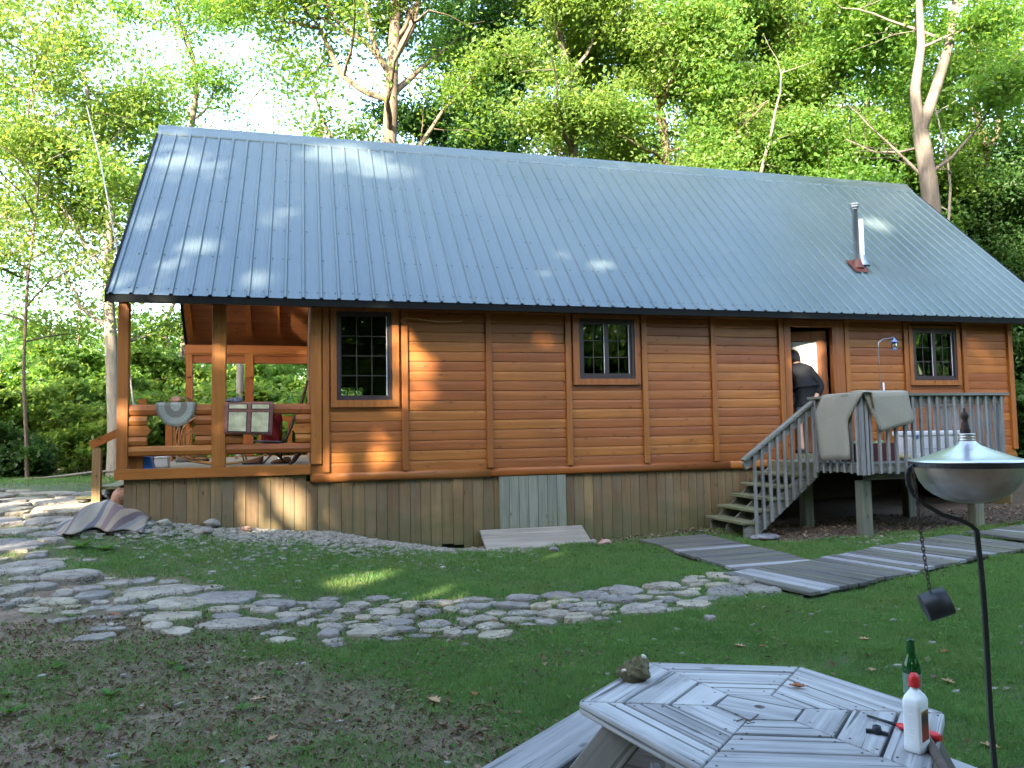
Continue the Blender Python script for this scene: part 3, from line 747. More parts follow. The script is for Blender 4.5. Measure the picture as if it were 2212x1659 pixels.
# the corner between both panels, over the corner post
rows = [[(DX0-.075, DYF+.10, ztop), (DX0-.03, DYF-.03, ztop+.004), (DX0+.10, DYF-.075, ztop+.002)], [(DX0, DYF+.12, ztop+.01), (DX0+.02, DYF+.02, ztop+.016), (DX0+.12, DYF, ztop+.012)], [(DX0+.085, DYF+.14, ztop-.006), (DX0+.08, DYF+.08, ztop+.004), (DX0+.15, DYF+.085, ztop-.004)]]
thick_patch(rug, rows, -.014)
tag(rug.build('rug', 'rug_beige'), 'thick beige carpet draped over the corner of the deck railing', 'rug')
# cooler
flat('cooler_white', (.66, .70, .76), .45, .06); flat('cooler_blue', (.08, .16, .30), .5)
co = thing('cooler', 'white plastic cooler standing behind the deck balusters', 'cooler', (12.0, -1.25, DZ))
MB().add([(11.58+a*.84+(.5-a)*.06*(1-c_), -1.45+b*.40+(.5-b)*.04*(1-c_), DZ+.001+c_*.35) for c_ in (0, 1) for b in (0, 1) for a in (0, 1)], [(0,2,3,1),(4,5,7,6),(0,1,5,4),(2,6,7,3),(0,4,6,2),(1,3,7,5)]).build('body', 'cooler_white', co, bevel=.02)
MB().box(11.565, 12.435, -1.465, -1.035, DZ+.352, DZ+.42).build('lid', 'cooler_white', co, bevel=.015)
MB().box(11.70, 12.3, -1.462, -1.452, DZ+.16, DZ+.165).build('trim_line', 'cooler_blue', co); MB().box(11.62, 11.65, -1.470, -1.45, DZ+.31, DZ+.37).build('latch', 'cooler_blue', co)
# red-brown box with greens
flat('box_red', (.10, .022, .018), .7); flat('leaf_pale', (.18, .30, .14), .6); flat('cream', (.55, .46, .25), .6)
bx_ = thing('crate', 'dark red box holding leafy greens behind the deck railing', 'crate', (10.98, -1.25, DZ))
b_ = MB(); b_.box(10.62, 11.30, -1.42, -1.40, DZ+.001, DZ+.26).box(10.62, 11.30, -1.10, -1.08, DZ+.001, DZ+.26).box(10.62, 10.64, -1.399, -1.101, DZ+.001, DZ+.26).box(11.28, 11.30, -1.399, -1.101, DZ+.001, DZ+.26).box(10.641, 11.279, -1.399, -1.101, DZ+.001, DZ+.02)
b_.build('box', 'box_red', bx_)
gr_ = MB()
for i in range(5): gr_.ico((10.72+i*.11, -1.25+.05*(i % 2), DZ+.24), .075, 2, .35, .7, i)
gr_.build('greens', 'leaf_pale', bx_)
tag(MB().ico((11.45, -1.42, DZ+.055), .06, 2, .2, .9, 4, sx=1.5).build('squash', 'cream'), 'pale yellow lump lying on deck beside the dark red box', 'squash')
# hook with lantern
flat('iron', (.02, .022, .028), .5, .2, Metallic=.3); flat('lantern_blue', (.10, .19, .42), .35, .1); glass('lantern_glass', (.85, .9, .95), 1.5)
hk = thing('lantern_hook', 'slim metal hook pole standing on the deck in front of cabin wall', 'hook', (11.61, -.80, DZ))
MB().tube([(11.62, -.80, DZ+.001), (11.61, -.80, .93), (11.60, -.80, 1.58), (11.61, -.80, 1.66), (11.68, -.80, 1.71), (11.80, -.80, 1.73), (11.895, -.80, 1.75), (11.90, -.80, 1.735)], .007, 6).build('pole', 'pipe_dark', hk)
MB().box(11.56, 11.68, -.86, -.74, DZ+.0005, DZ+.01).build('foot', 'iron', hk)
la = thing('lantern', 'small blue lantern hanging from hook pole beside the door', 'lantern', (11.90, -.80, 1.55))
MB().lathe([(.0, .19), (.012, .188), (.02, .165), (.055, .13), (.06, .12), (.035, .118), (.034, .10)], (11.90, -.80, 1.55), 12).build('cap', 'lantern_blue', la)
MB().lathe([(.034, .10), (.048, .07), (.048, .03), (.034, .012)], (11.90, -.80, 1.55), 12).build('globe', 'lantern_glass', la)
MB().lathe([(.0, .0), (.045, .0), (.045, .012), (.02, .02), (.02, .04), (.0, .042)], (11.90, -.80, 1.55), 12).build('base', 'lantern_blue', la)
MB().tube([(11.90-.045, -.80, 1.56), (11.90-.06, -.80, 1.63), (11.9-.04, -.80, 1.70), (11.9, -.80, 1.742), (11.94, -.80, 1.70), (11.96, -.80, 1.63), (11.945, -.80, 1.56)], .003, 5).build('bail', 'iron', la)
tag(MB().box(11.98, 12.30, -.085, -.055, .92, .965).build('wall_bracket', 'iron', bevel=.006), 'short black bar fixed to siding right of the door', 'bracket')
a = onY(*c3(1240, 470), -.9)
tag(MB().tube([(a[0]+.05, -.9, DZ+.002), (a[0]+.02, -.9, .5), (a[0], -.9, a[2])], .012, 6).build('white_stick', 'pipe_white'), 'thin white stick leaning on deck behind the draped carpet', 'stick')
# rope end hanging under the eave
flat('rope', (.42, .28, .16), .9)
tag(MB().tube([(4.33, -.075, 1.94), (4.36, -.08, 1.985), (4.42, -.08, 2.0), (4.6, -.082, 1.985), (4.85, -.082, 1.95), (5.1, -.08, 1.955), (5.22, -.075, 1.97)], .006, 5).build('rope', 'rope'), 'pale rope strung along siding right of tall window', 'rope')
# ------------------------------------------------------------------ boardwalk
wood('walk_dark', 0, (.095, .093, .09), (.06, .058, .056), (.145, .14, .135), tint=.14, rough=.9, cracks=.6, patch=(.12, .125, .075))
wood('walk_pale', 0, (.24, .245, .255), (.17, .175, .18), (.31, .315, .325), tint=.10, rough=.9, cracks=.5)
def walkway(name, p0, p1, wid, pale, seed, mats=('walk_dark', 'walk_pale'), pw=.14, zoff=.05):
    r_ = random.Random(seed); p0 = np.array(p0); p1 = np.array(p1); L = np.linalg.norm(p1-p0); d_ = (p1-p0)/L; s_ = np.array([-d_[1], d_[0]])
    root = thing(name, loc=(p0[0], p0[1], gz(*p0)), kind='structure')
    n_ = int(L/pw)
    for i in range(n_):
        c = p0+d_*(i+.5)*pw; a = c-s_*(wid/2+r_.uniform(-.015, .015)); b = c+s_*(wid/2+r_.uniform(-.015, .015))
        za, zb = gz(*a)+zoff, gz(*b)+zoff
        if abs(za-zb) > .12: za = zb = (za+zb)/2
        zc = (gz(*c)+zoff); za = .5*za+.5*zc; zb = .5*zb+.5*zc; jt = r_.uniform(-.004, .004)
        # a board lying on x axis locally so its grain follows its length
        ang = math.atan2(b[1]-a[1], b[0]-a[0]); ln = math.hypot(b[0]-a[0], b[1]-a[1])
        rot = Matrix.Translation((a[0], a[1], za+jt)) @ Matrix.Rotation(ang, 4, 'Z') @ Matrix.Rotation(-math.atan2(zb-za, ln), 4, 'Y')
        o = MB().box(0, ln, -pw/2+.004, pw/2-.004, -.036, 0).build('plank', mats[1] if i in pale else mats[0], None, local=True, bevel=.004, seg=1)
        o.parent = root; o.matrix_local = ROOTM[root.name].inverted() @ rot
    for e in (-1, 1):
        a = p0+s_*e*(wid/2-.1); b = p1+s_*e*(wid/2-.1)
        pts = [a+(b-a)*t for t in np.linspace(0, 1, 8)]
        m_ = MB()
        for q, w in zip(pts, pts[1:]): m_.obox((q[0], q[1], gz(*q)+zoff-.085), (w[0], w[1], gz(*w)+zoff-.085), .04, .09)
        m_.build('bearer', 'walk_dark', root)
walkway('boardwalk', (8.10, -.62), (8.06, -3.42), 1.05, {8, 17}, 21, zoff=.035)
walkway('boardwalk', (7.39, -3.98), (11.42, -2.93), 1.10, {1, 2, 11, 13, 17, 21}, 22)
walkway('boardwalk', (11.56, -2.90), (14.6, -2.15), 1.0, {4, 9}, 23, zoff=.055)
# ------------------------------------------------------------------ flagstone path
def stone_mat(name, a, b, c_, dk=.5):
    m, nt, o = newmat(name); n = N(nt)
    v = n.coords((3, 3, 3), 12)
    f = n.noise(v, 1.2, 6, .65, .5); g = n.noise(v, 7.0, 6, .75); h = n.noise(v, 26.0, 4, .7); r = n('ObjectInfo').outputs['Random']
    c = n.ramp(f, [(.28, a), (.5, b), (.72, c_)])
    c = n.mix(n.rng(g, .52, .66, 0, dk), c, [x*.45 for x in a])
    c = n.mix(n.rng(h, .56, .68, 0, .55), c, [x*.5 for x in a]); c = n.mix(n.rng(h, .42, .33, 0, .45), c, [min(1, x*1.25) for x in c_])
    cr = n('TexVoronoi', {'Vector': n('VectorMath', {0: n.coords((2.2, 2.2, 2.2), 12), 1: n('TexNoise', {'Vector': v, 'Scale': 3.0}).outputs['Color']}, operation='ADD').outputs[0], 'Scale': 1.0}, feature='DISTANCE_TO_EDGE').outputs['Distance']
    c = n.mix(n.math('MULTIPLY', n.rng(cr, .02, .0), .75), c, [x*.3 for x in a])
    c = n('HueSaturation', {'Color': c, 'Value': n.rng(r, 0, 1, .72, 1.25), 'Hue': n.rng(r, 0, 1, .485, .515), 'Saturation': n.rng(r, 0, 1, .6, 1.5)}).outputs[0]
    principled(n, o, c, .92, n.math('ADD', n.math('ADD', f, n.math('MULTIPLY', g, .6)), n.math('MULTIPLY', n.rng(cr, .0, .03), .4)), .9, .03)
stone_mat('flagstone', (.15, .132, .106), (.25, .226, .188), (.36, .332, .285))
stone_mat('boulder_grey', (.10, .10, .11), (.19, .19, .2), (.30, .29, .29))
stone_mat('boulder_pink', (.25, .15, .12), (.38, .25, .21), (.46, .34, .29))
stone_mat('boulder_pale', (.18, .175, .155), (.27, .265, .235), (.36, .35, .32))
def flag(cx, cy, a, b, ang, h, seed, parent):
    r_ = random.Random(seed); k = r_.randint(8, 11); base = gz(cx, cy)
    out = []
    ph = [r_.uniform(.80, 1.12) for _ in range(k)]
    for i in range(k):
        t = 2*math.pi*i/k+r_.uniform(-.18, .18); u, v = a*math.cos(t)*ph[i], b*math.sin(t)*ph[i]
        out.append((cx+u*math.cos(ang)-v*math.sin(ang), cy+u*math.sin(ang)+v*math.cos(ang)))
    tx, ty = r_.uniform(-.03, .03), r_.uniform(-.03, .03)
    def Z(x, y, d): return base+d+(x-cx)*tx+(y-cy)*ty+.5*(gz(x, y)-base)
    m_ = MB(); vs = []
    for sc_, hh in ((1.04, -.06), (1.0, h*.55), (.93, h*.95), (.55, h*1.04)):
        for (x, y) in out:
            X, Y = cx+(x-cx)*sc_, cy+(y-cy)*sc_
            vs.append((X, Y, Z(X, Y, hh+(r_.uniform(-.006, .006) if hh > 0 else 0))))
    vs.append((cx, cy, Z(cx, cy, h+r_.uniform(-.004, .006))))
    fs = [(r*k+i, r*k+(i+1) % k, (r+1)*k+(i+1) % k, (r+1)*k+i) for r in range(3) for i in range(k)]
    fs += [(3*k+i, 3*k+(i+1) % k, 4*k) for i in range(k)]
    m_.add(vs, fs, False); m_.sm = [False]*len(m_.f)
    return m_.build('stone', 'flagstone', parent)
path = thing('stone_path', loc=(3.5, -3.8, -1.2), kind='structure')
S5 = [(1290,785,420,100),(960,745,440,70),(1040,815,360,75),(420,655,330,80),(160,610,360,110),(840,780,220,45),(550,775,190,80),(530,730,170,45),(680,695,200,50),(350,805,260,60),(740,805,110,45),(720,860,170,45),(850,845,160,35),(1010,890,340,75),(1390,940,450,66),(950,962,150,40),(1330,860,200,30),(1350,895,180,30),(1560,862,170,28),(1630,825,260,60),(1740,890,210,40),(1690,920,140,28),(1920,832,190,50),(1860,865,100,35),(2110,838,140,45),(2060,875,160,28),(1800,945,80,28),(1940,950,140,40),(1950,1005,120,25),(1980,975,130,25),(2150,905,100,40),(60,740,200,80),(210,715,280,45),(130,805,130,40),(370,765,120,40),(40,835,80,30),(210,540,120,40),(20,555,60,40),(110,490,200,40)]
S6 = [(55,690,130,40),(180,720,140,45),(315,692,80,22),(400,712,120,45),(450,668,150,30),(515,700,80,30),(615,690,150,35),(645,660,130,22),(240,768,190,38),(430,775,170,45),(280,803,130,28),(130,815,240,55),(515,822,90,20),(585,768,70,35),(665,748,140,28),(730,725,100,30),(855,720,150,40),(810,682,180,32),(860,648,170,25),(820,755,110,25),(705,787,130,25),(970,765,100,25),(1015,730,150,22),(955,690,100,40),(1070,690,80,38),(1025,640,150,50),(1190,630,190,50),(1130,748,140,20),(1165,685,110,28),(1170,712,150,30),(1360,612,150,50),(1320,655,170,38),(1440,645,110,20),(1445,700,230,60),(1540,592,170,35),(1515,620,90,20),(1585,655,100,30),(1665,625,120,35),(1690,672,180,45),(1810,582,110,25),(1850,620,200,70),(1930,560,140,40),(1850,535,200,30),(2035,600,170,60),(1680,565,80,25),(1775,750,50,14)]
STONES = []
def pstone(X, Y, W, H, seed):
    c = onG(X, Y); l = onG(X-W/2, Y); r = onG(X+W/2, Y); t = onG(X, Y-H/2); b = onG(X, Y+H/2)
    a = np.linalg.norm(r[:2]-l[:2])/2; e = np.linalg.norm(t[:2]-b[:2])/2
    h = random.Random(seed).uniform(.018, .042)
    e = min(max(e-.02, .09), a*1.2)
    ang = math.atan2(r[1]-l[1], r[0]-l[0])
    STONES.append((c[0], c[1], max(a, e)*1.1)); flag(c[0], c[1], a*1.13, e*1.08, ang, h, seed, path)
for i, (x, y, w_, h_) in enumerate(S5): pstone(.3646*x, 1008+.3646*y, .3646*w_, .3646*h_, 100+i)
for i, (x, y, w_, h_) in enumerate(S6): pstone(748.8+.4427*x, 1008+.4427*y, .4427*w_, .4427*h_, 300+i)
rf = random.Random(41); main = list(STONES)
for i in range(900):          # small fill stones between the large ones
    k = rf.randrange(len(main)-1); q = main[k]; x = q[0]+rf.uniform(-.5, .5); y = q[1]+rf.uniform(-.14, .16); r_ = rf.uniform(.06, .14)
    if x > 7.0 or (x < 3.6 and y > -1.9 and x > .9): continue
    if all(math.hypot(x-s[0], (y-s[1])*1.35) > (r_+s[2])*.83 for s in STONES):
        STONES.append((x, y, r_)); flag(x, y, r_*1.25, r_*.8, rf.uniform(-.4, .4), rf.uniform(.006, .022), 2000+i, path)
# left terrace: tightly fitted flat rock
terr = thing('stone_terrace', loc=(-.8, 2, -.6), kind='structure')
rr = random.Random(17); cand = []
for k in range(5000):
    X = rr.uniform(-30, 330); Y = rr.uniform(1062, 1190)
    if X > 262 and Y < 1150: continue
    if X > 150 and Y > 1150: continue
    if Y > 1215-.35*X: continue
    p = onG(X, Y)
    if p[0] > .55 and p[1] > -.4: continue
    if p[1] > 7.6 or p[0] < -6: continue
    rad = rr.uniform(.12, .42)*(1.0 if p[1] < 3 else 1.3)
    if all(math.hypot(p[0]-q[0], (p[1]-q[1])) > (rad+q[2])*.88 for q in cand):
        cand.append((p[0], p[1], rad))
    if len(cand) > 120: break
for i, (x, y, r_) in enumerate(cand):
    STONES.append((x, y, r_)); flag(x, y, r_*rr.uniform(1.0, 1.35), r_*rr.uniform(.8, 1.0), rr.uniform(-.5, .5), rr.uniform(.015, .045), 700+i, terr)
print('stones', len(STONES))
# boulders and cobbles
def boulder(name, X, Y, wpx, hpx, mat, label, cat='rock', z=None, seed=1, up=0.0, group=None):
    p = onG(X, Y) if z is None else z
    k = depth(p)/FPX; a = wpx*k/2; hh = hpx*k/2
    o = MB().ico((p[0], p[1], p[2]+hh*.7+up), a, 3, .13, hh/a, seed, sy=.8).build(name, mat)
    return tag(o, label, cat, group)
boulder('rock', 243, 1078, 40, 34, 'boulder_grey', 'grey rock beside porch steps, behind the pink boulder', seed=2)
boulder('rock', 262, 1092, 46, 44, 'boulder_pink', 'smooth pink boulder against the porch corner', seed=3)
boulder('rock', 262, 1066, 30, 26, 'boulder_pink', 'reddish rock topmost of pile beside the porch steps', seed=4, up=.05)
boulder('cobble', 322, 1137, 24, 12, 'boulder_pale', 'small pale cobble touching the striped blanket', seed=5)
boulder('cobble', 354, 1137, 28, 19, 'boulder_pale', 'rounded grey cobble between striped blanket and skirting', seed=6)
boulder('cobble', 458, 1139, 34, 20, 'boulder_pale', 'largest pale cobble lying along the porch skirting', seed=7)
boulder('cobble', 437, 1153, 40, 12, 'flagstone', 'flat pale stone lying in front of largest cobble', seed=8)
boulder('cobble', 532, 1148, 24, 14, 'boulder_pink', 'pinkish cobble at foot of sunlit skirting', seed=9)
boulder('cobble', 1282, 1178, 16, 16, 'boulder_pale', 'small white cobble beside the leaning slab', seed=10)
boulder('cobble', 1307, 1178, 32, 15, 'boulder_pink', 'reddish cobble beside the leaning slab', seed=11)
boulder('cobble', 1196, 1192, 22, 14, 'boulder_grey', 'small dark cobble in front of the leaning slab', seed=12)
boulder('cobble', 1652, 1165, 60, 14, 'boulder_grey', 'flat grey stone sunk in soil at foot of stairs', seed=13)
# leaning slab
g0 = gz(5.48, -.30); 
sb_ = MB().add([(5.46, -.36, g0-.02), (7.02, -.36, g0-.01), (6.94, -.085, -.985), (5.42, -.085, -.985), (5.46, -.295, g0-.03), (7.02, -.295, g0-.02), (6.94, -.026, -.99), (5.42, -.026, -.99)], [(0,1,2,3),(7,6,5,4),(0,4,5,1),(2,6,7,3),(1,5,6,2),(0,3,7,4)])
tag(sb_.build('slab', 'slab_wood', bevel=.008), 'weathered wooden slab leaning against hatch in the skirting', 'slab')
# ------------------------------------------------------------------ foliage materials
def leaf_mat(name, cols, trans, tf=.5, gl=.012):
    m, nt, o = newmat(name); n = N(nt)
    r = n('NewGeometry').outputs['Random Per Island']
    ob = n('ObjectInfo').outputs['Random']
    c = n.ramp(r, [(i/(len(cols)-1), q) for i, q in enumerate(cols)])
    c = n('HueSaturation', {'Color': c, 'Value': n.rng(ob, 0, 1, .85, 1.15), 'Hue': n.rng(ob, 0, 1, .485, .515)}).outputs[0]
    t = n.mix(r, trans, [trans[0]*1.35, trans[1]*1.1, trans[2]*.8])
    d = n('BsdfDiffuse', {'Color': c}).outputs[0]; tr = n('BsdfTranslucent', {'Color': t}).outputs[0]
    g = n('BsdfGlossy', {'Color': (1, 1, 1, 1), 'Roughness': .45}).outputs[0]
    mx = n('MixShader', {0: tf, 1: d, 2: tr}).outputs[0]
    mx = n('MixShader', {0: gl, 1: mx, 2: g}).outputs[0]
    nt.links.new(mx, o.inputs[0])
leaf_mat('leaves_oak', [(.042, .095, .018), (.062, .13, .026), (.095, .165, .034)], (.25, .46, .06))
leaf_mat('leaves_bright', [(.055, .12, .024), (.08, .155, .034), (.12, .195, .05)], (.31, .48, .085))
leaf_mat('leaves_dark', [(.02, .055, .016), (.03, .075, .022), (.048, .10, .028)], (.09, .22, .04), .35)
leaf_mat('leaves_far', [(.045, .095, .025), (.065, .125, .035), (.10, .155, .045)], (.17, .34, .06))
leaf_mat('grass_blade', [(.085, .185, .058), (.11, .225, .072), (.145, .25, .085), (.20, .215, .10)], (.15, .32, .07), .35, .0)
leaf_mat('weed_leaf', [(.055, .13, .035), (.08, .165, .05), (.11, .19, .06)], (.15, .30, .05), .35, .0)
def patchy(name, a, b):
    nt = MATS[name].node_tree; n = N(nt); d = [x for x in nt.nodes if x.type == 'BSDF_DIFFUSE'][0]; src = d.inputs[0].links[0].from_socket
    f = n.noise(n.coords((1.1, 1.1, 1.1), 0, True), 1.0, 4, .65); g = n.noise(n.coords((6, 6, 6), 0, True), 1.0, 3, .6)
    c = n.mix(n.rng(f, .5, .68, 0, .65), src, a); c = n.mix(n.rng(g, .52, .68, 0, .55), c, b); nt.links.new(c, d.inputs[0])
patchy('grass_blade', (.19, .21, .085), (.055, .14, .04))
leaf_mat('dry_litter', [(.045, .032, .024), (.12, .078, .05), (.20, .145, .10), (.32, .27, .21), (.085, .064, .05), (.26, .19, .12)], (.2, .12, .06), .12, .0)
def bark_mat(name, a, b, c_):
    m, nt, o = newmat(name); n = N(nt)
    v = n.coords((9, 9, 1.6), 7); f = n.noise(v, 1.0, 6, .7, .6); g = n.noise(n.coords((1.1, 1.1, .5), 5), 1.0, 3)
    c = n.ramp(f, [(.3, a), (.5, b), (.75, c_)]); c = n.mix(n.rng(g, .4, .7, 0, .45), c, [x*.6 for x in b])
    principled(n, o, c, .95, f, .8, .03)
bark_mat('bark_grey', (.065, .055, .045), (.13, .112, .093), (.20, .178, .15))
bark_mat('bark_brown', (.07, .05, .035), (.14, .105, .075), (.22, .17, .125))
bark_mat('bark_pale', (.14, .125, .105), (.22, .20, .17), (.32, .295, .26))
def leafquads(C, size, up=.5, R=None, wid=.62, fold=.16):
    R = R or rng; n_ = len(C); size = np.asarray(size)*np.ones(n_)
    nr = R.normal(size=(n_, 3)); nr[:, 2] += up*1.6; nr /= np.linalg.norm(nr, axis=1)[:, None]
    t = R.normal(size=(n_, 3)); t -= (t*nr).sum(1)[:, None]*nr; t /= np.linalg.norm(t, axis=1)[:, None]
    b = np.cross(nr, t); s = size[:, None]; w = s*wid*.5
    V = np.stack([C-t*s*.5, C-b*w+nr*s*fold-t*s*.02, C+t*s*.5, C+b*w+nr*s*fold-t*s*.02], 1).reshape(-1, 3)
    return V, np.arange(4*n_).reshape(-1, 4)
def skel(trunk, rad, n_limb, lmin, lmax, h0, R, el=(.15, .9), twig=5, tl=(.7, 1.7), az=None, tap=.78):
    """trunk polyline -> list of (pts, radii) for trunk, limbs, twigs and leaf anchor points"""
    T = [np.array(p, float) for p in trunk]; seg = [np.linalg.norm(b-a) for a, b in zip(T, T[1:])]; L = sum(seg); cum = np.r_[0, np.cumsum(seg)]
    def at(s):
        s = min(max(s, 0), L-1e-6); i = int(np.searchsorted(cum, s, 'right')-1); q = (s-cum[i])/seg[i]; return T[i]*(1-q)+T[i+1]*q
    fine = [at(L*i/14) for i in range(15)]
    rads = [rad*(1-tap*(i/14)**1.2)+.25*rad*max(0, 1-i/1.5) for i in range(15)]
    tubes = [(fine, rads, 9)]; anch = []
    ga = R.uniform(0, 6)
    for k in range(n_limb):
        f = h0+(1-h0)*(k+R.uniform(.1, .9))/n_limb; s = f*L; p = at(s); a = ga+k*2.4+R.uniform(-.4, .4) if az is None else R.uniform(*az)
        e = R.uniform(*el); ln = R.uniform(lmin, lmax)*(1.1-.55*f); r0 = max(.018, rad*(1-.75*f)*R.uniform(.38, .6))
        d = np.array([math.cos(a)*math.cos(e), math.sin(a)*math.cos(e), math.sin(e)]); pts = [p]; m = 7
        for j in range(m):
            d = d+R.normal(0, .17, 3)+np.array([0, 0, .03]); d /= np.linalg.norm(d); pts.append(pts[-1]+d*ln/m)
        tubes.append((pts, [r0*(1-.85*j/m)+.006 for j in range(m+1)], 6))
        for w in range(twig):
            j = R.integers(2, m+1); q = pts[j]; dd = d*.5+R.normal(0, .75, 3); dd[2] = abs(dd[2])*.6-.05; dd /= np.linalg.norm(dd); l2 = R.uniform(*tl); tp = [q]
            for _ in range(3): dd = dd+R.normal(0, .25, 3); dd /= np.linalg.norm(dd); tp.append(tp[-1]+dd*l2/3)
            tubes.append((tp, [max(.006, r0*.28), .009, .006, .004], 4)); anch += tp[1:]
        anch += pts[4:]
    return tubes, np.array(anch)
def tubes_np(tubes):
    V = []; F = []; b = 0
    for pts, rad, n_ in tubes:
        P = np.array(pts); D = np.gradient(P, axis=0); D /= np.linalg.norm(D, axis=1)[:, None]+1e-9
        ref = np.array([0, 0, 1.]) if abs(D[0][2]) < .85 else np.array([1., 0, 0]); ang = 2*np.pi*np.arange(n_)/n_
        for i in range(len(P)):
            u = ref-D[i]*(ref@D[i]); u /= np.linalg.norm(u)+1e-9; w = np.cross(D[i], u); ref = u
            V.append(P[i]+rad[i]*(np.cos(ang)[:, None]*u+np.sin(ang)[:, None]*w))
        m = len(P)
        i = (np.arange(m-1)[:, None]*n_+np.arange(n_)[None]); j = (np.arange(m-1)[:, None]*n_+(np.arange(n_)[None]+1) % n_)
        F.append(np.stack([i, j, j+n_, i+n_], -1).reshape(-1, 4)+b); b += m*n_
    return np.concatenate(V), np.concatenate(F)
def crown_pts(anch, n_leaf, R, sig=.30, keep=None):
    # light and dark clumps: unequal number of leaves per anchor
    w = R.gamma(.8, 1.0, len(anch)); w /= w.sum(); i = R.choice(len(anch), n_leaf, p=w)
    C = anch[i]+R.normal(0, sig, (n_leaf, 3))*np.array([1, 1, .62])
    return C if keep is None else C[keep(C)]
def tree(name, label, trunk, rad, n_limb, lens, h0, n_leaf, lsize, seed, bark='bark_grey', leaf='leaves_oak', forks=(), el=(.15, .9), sig=.30, group='trees behind the cabin', keep=None, twig=5, cat='tree', tl=(.7, 1.7), dup=(), tap=.78):
    R = np.random.default_rng(seed)
    t0 = np.array(trunk[0]); root = thing(name, label, cat, (t0[0], t0[1], t0[2]), group=group)
    tubes, an = skel(trunk, rad, n_limb, lens[0], lens[1], h0, R, el, twig, tl, None, tap)
    for fk, fr in forks:
        tb, a2 = skel(fk, fr, max(3, n_limb//2), lens[0]*.8, lens[1]*.8, .25, R, el, twig, tl); tb[0] = (tb[0][0], [fr*(1-.7*i/14) for i in range(15)], 8)
        tubes += tb; an = np.concatenate([an, a2]) if len(an) else a2
    V, F = tubes_np(tubes); rawmesh('trunk', bark, V, F, root, smooth=True)
    if n_leaf:
        C = crown_pts(an, n_leaf, R, sig, keep); C = C[~((C[:, 0] > -.5) & (C[:, 0] < 16.6) & (C[:, 1] > -3) & (C[:, 1] < 6.9))]; V, F = leafquads(C, R.uniform(.7, 1.25, len(C))*lsize, .55, R)
        cr = rawmesh('crown', leaf, V, F, root)
        if dup:
            for a_ in dup: c2 = cr.copy(); COL.objects.link(c2); c2.parent = root; c2.rotation_euler = (0, 0, a_)
    return root
def pl(dist, *pix, top=None):
    """trunk points from photo pixels at one distance; the base is dropped to the ground"""
    P = [far(x, y, dist) for x, y in pix]; b = P[0].copy(); b[2] = gz(b[0], b[1])-.1
    return [b]+P
TG = 'trees behind the cabin'
tree('oak_tree', 'tall grey tree with forked trunk behind the right end of roof', pl(17.6, (2022, 640), (2012, 440), (1998, 340), (1988, 285)), .25, 3, (2.5, 4), .80, 14175, .14, 1, tap=.30,
     forks=((pl(17.6, (1988, 285), (1975, 200), (1990, 100), (1985, 0), (2000, -160))[1:], .13), (pl(17.6, (1988, 285), (2022, 190), (2052, 90), (2068, -20), (2090, -170))[1:], .14)))
tree('oak_tree', 'spreading tree rising above roof ridge with two sweeping limbs', pl(20, (838, 420), (840, 310), (846, 200), (848, 120), (860, -40), (850, -220)), .33, 13, (3.0, 5.2), .42, 35437, .13, 2, bark='bark_brown',
     forks=((pl(20, (842, 215), (790, 200), (735, 160), (690, 60), (600, 45))[1:], .10), (pl(20, (846, 160), (800, 100), (730, 50), (660, -60))[1:], .09), (pl(20, (850, 130), (890, 60), (915, -40), (960, -140))[1:], .10)), sig=.34)
tree('maple_tree', 'pale-trunked tree left of the porch, its trunk in sunlight', pl(20, (250, 960), (246, 860), (240, 740), (232, 600), (240, 450), (205, 300), (180, 150)), .19, 15, (2.2, 4.2), .30, 19000, .13, 3, bark='bark_pale', leaf='leaves_bright', sig=.33)
tree('oak_tree', 'slender tree straight above the middle of the roof ridge', pl(21, (1240, 420), (1238, 300), (1240, 200), (1210, 100), (1195, -60), (1190, -220)), .22, 14, (2.4, 4.4), .48, 35437, .13, 4, leaf='leaves_bright', sig=.33)
tree('oak_tree', 'straight tree behind roof, sunlit patch low on trunk, between two leaning trees', pl(24, (1752, 480), (1748, 380), (1746, 271), (1748, 125), (1738, 54), (1722, -60), (1720, -200)), .30, 15, (2.8, 5.2), .46, 35437, .13, 5, bark='bark_brown', leaf='leaves_bright', sig=.33)
tree('maple_tree', 'leafy tree behind roof with trunk bending left, right of slender tree', pl(22.5, (1445, 450), (1438, 350), (1430, 250), (1407, 167), (1399, 42), (1390, -150)), .24, 15, (2.7, 5.0), .44, 35437, .13, 6, dup=(2.1,), leaf='leaves_bright', bark='bark_brown', sig=.33)
tree('maple_tree', 'leaning tree behind roof between the bending tree and straight tree', pl(22, (1635, 420), (1624, 292), (1590, 233), (1557, 179), (1545, 60), (1530, -140)), .17, 13, (2.4, 4.6), .35, 25987, .13, 7, bark='bark_pale', sig=.32)
tree('oak_tree', 'dark crooked tree forking at right edge of the woods', pl(23, (2105, 560), (2117, 417), (2136, 333)), .20, 4, (1.8, 3), .6, 11812, .13, 8, dup=(2.2,), tap=.35, bark='bark_brown',
     forks=((pl(23, (2136, 333), (2112, 260), (2107, 175), (2120, 60), (2110, -120))[1:], .12), (pl(23, (2136, 333), (2160, 260), (2180, 180), (2215, 60))[1:], .11)))
tree('dead_tree', 'thin bare pale trunk beside the forked tree behind roof', pl(18.4, (2040, 560), (2050, 470), (2054, 375), (2036, 300), (2020, 230)), .07, 4, (.5, 1.1), .5, 0, .1, 9, bark='bark_pale', twig=2, tl=(.2, .5))
tree('dead_tree', 'broken bare snag standing above the left part of roof', pl(19, (520, 420), (532, 275), (537, 217), (575, 175)), .10, 5, (.5, 1.2), .55, 0, .1, 10, bark='bark_pale', twig=2, tl=(.2, .5))
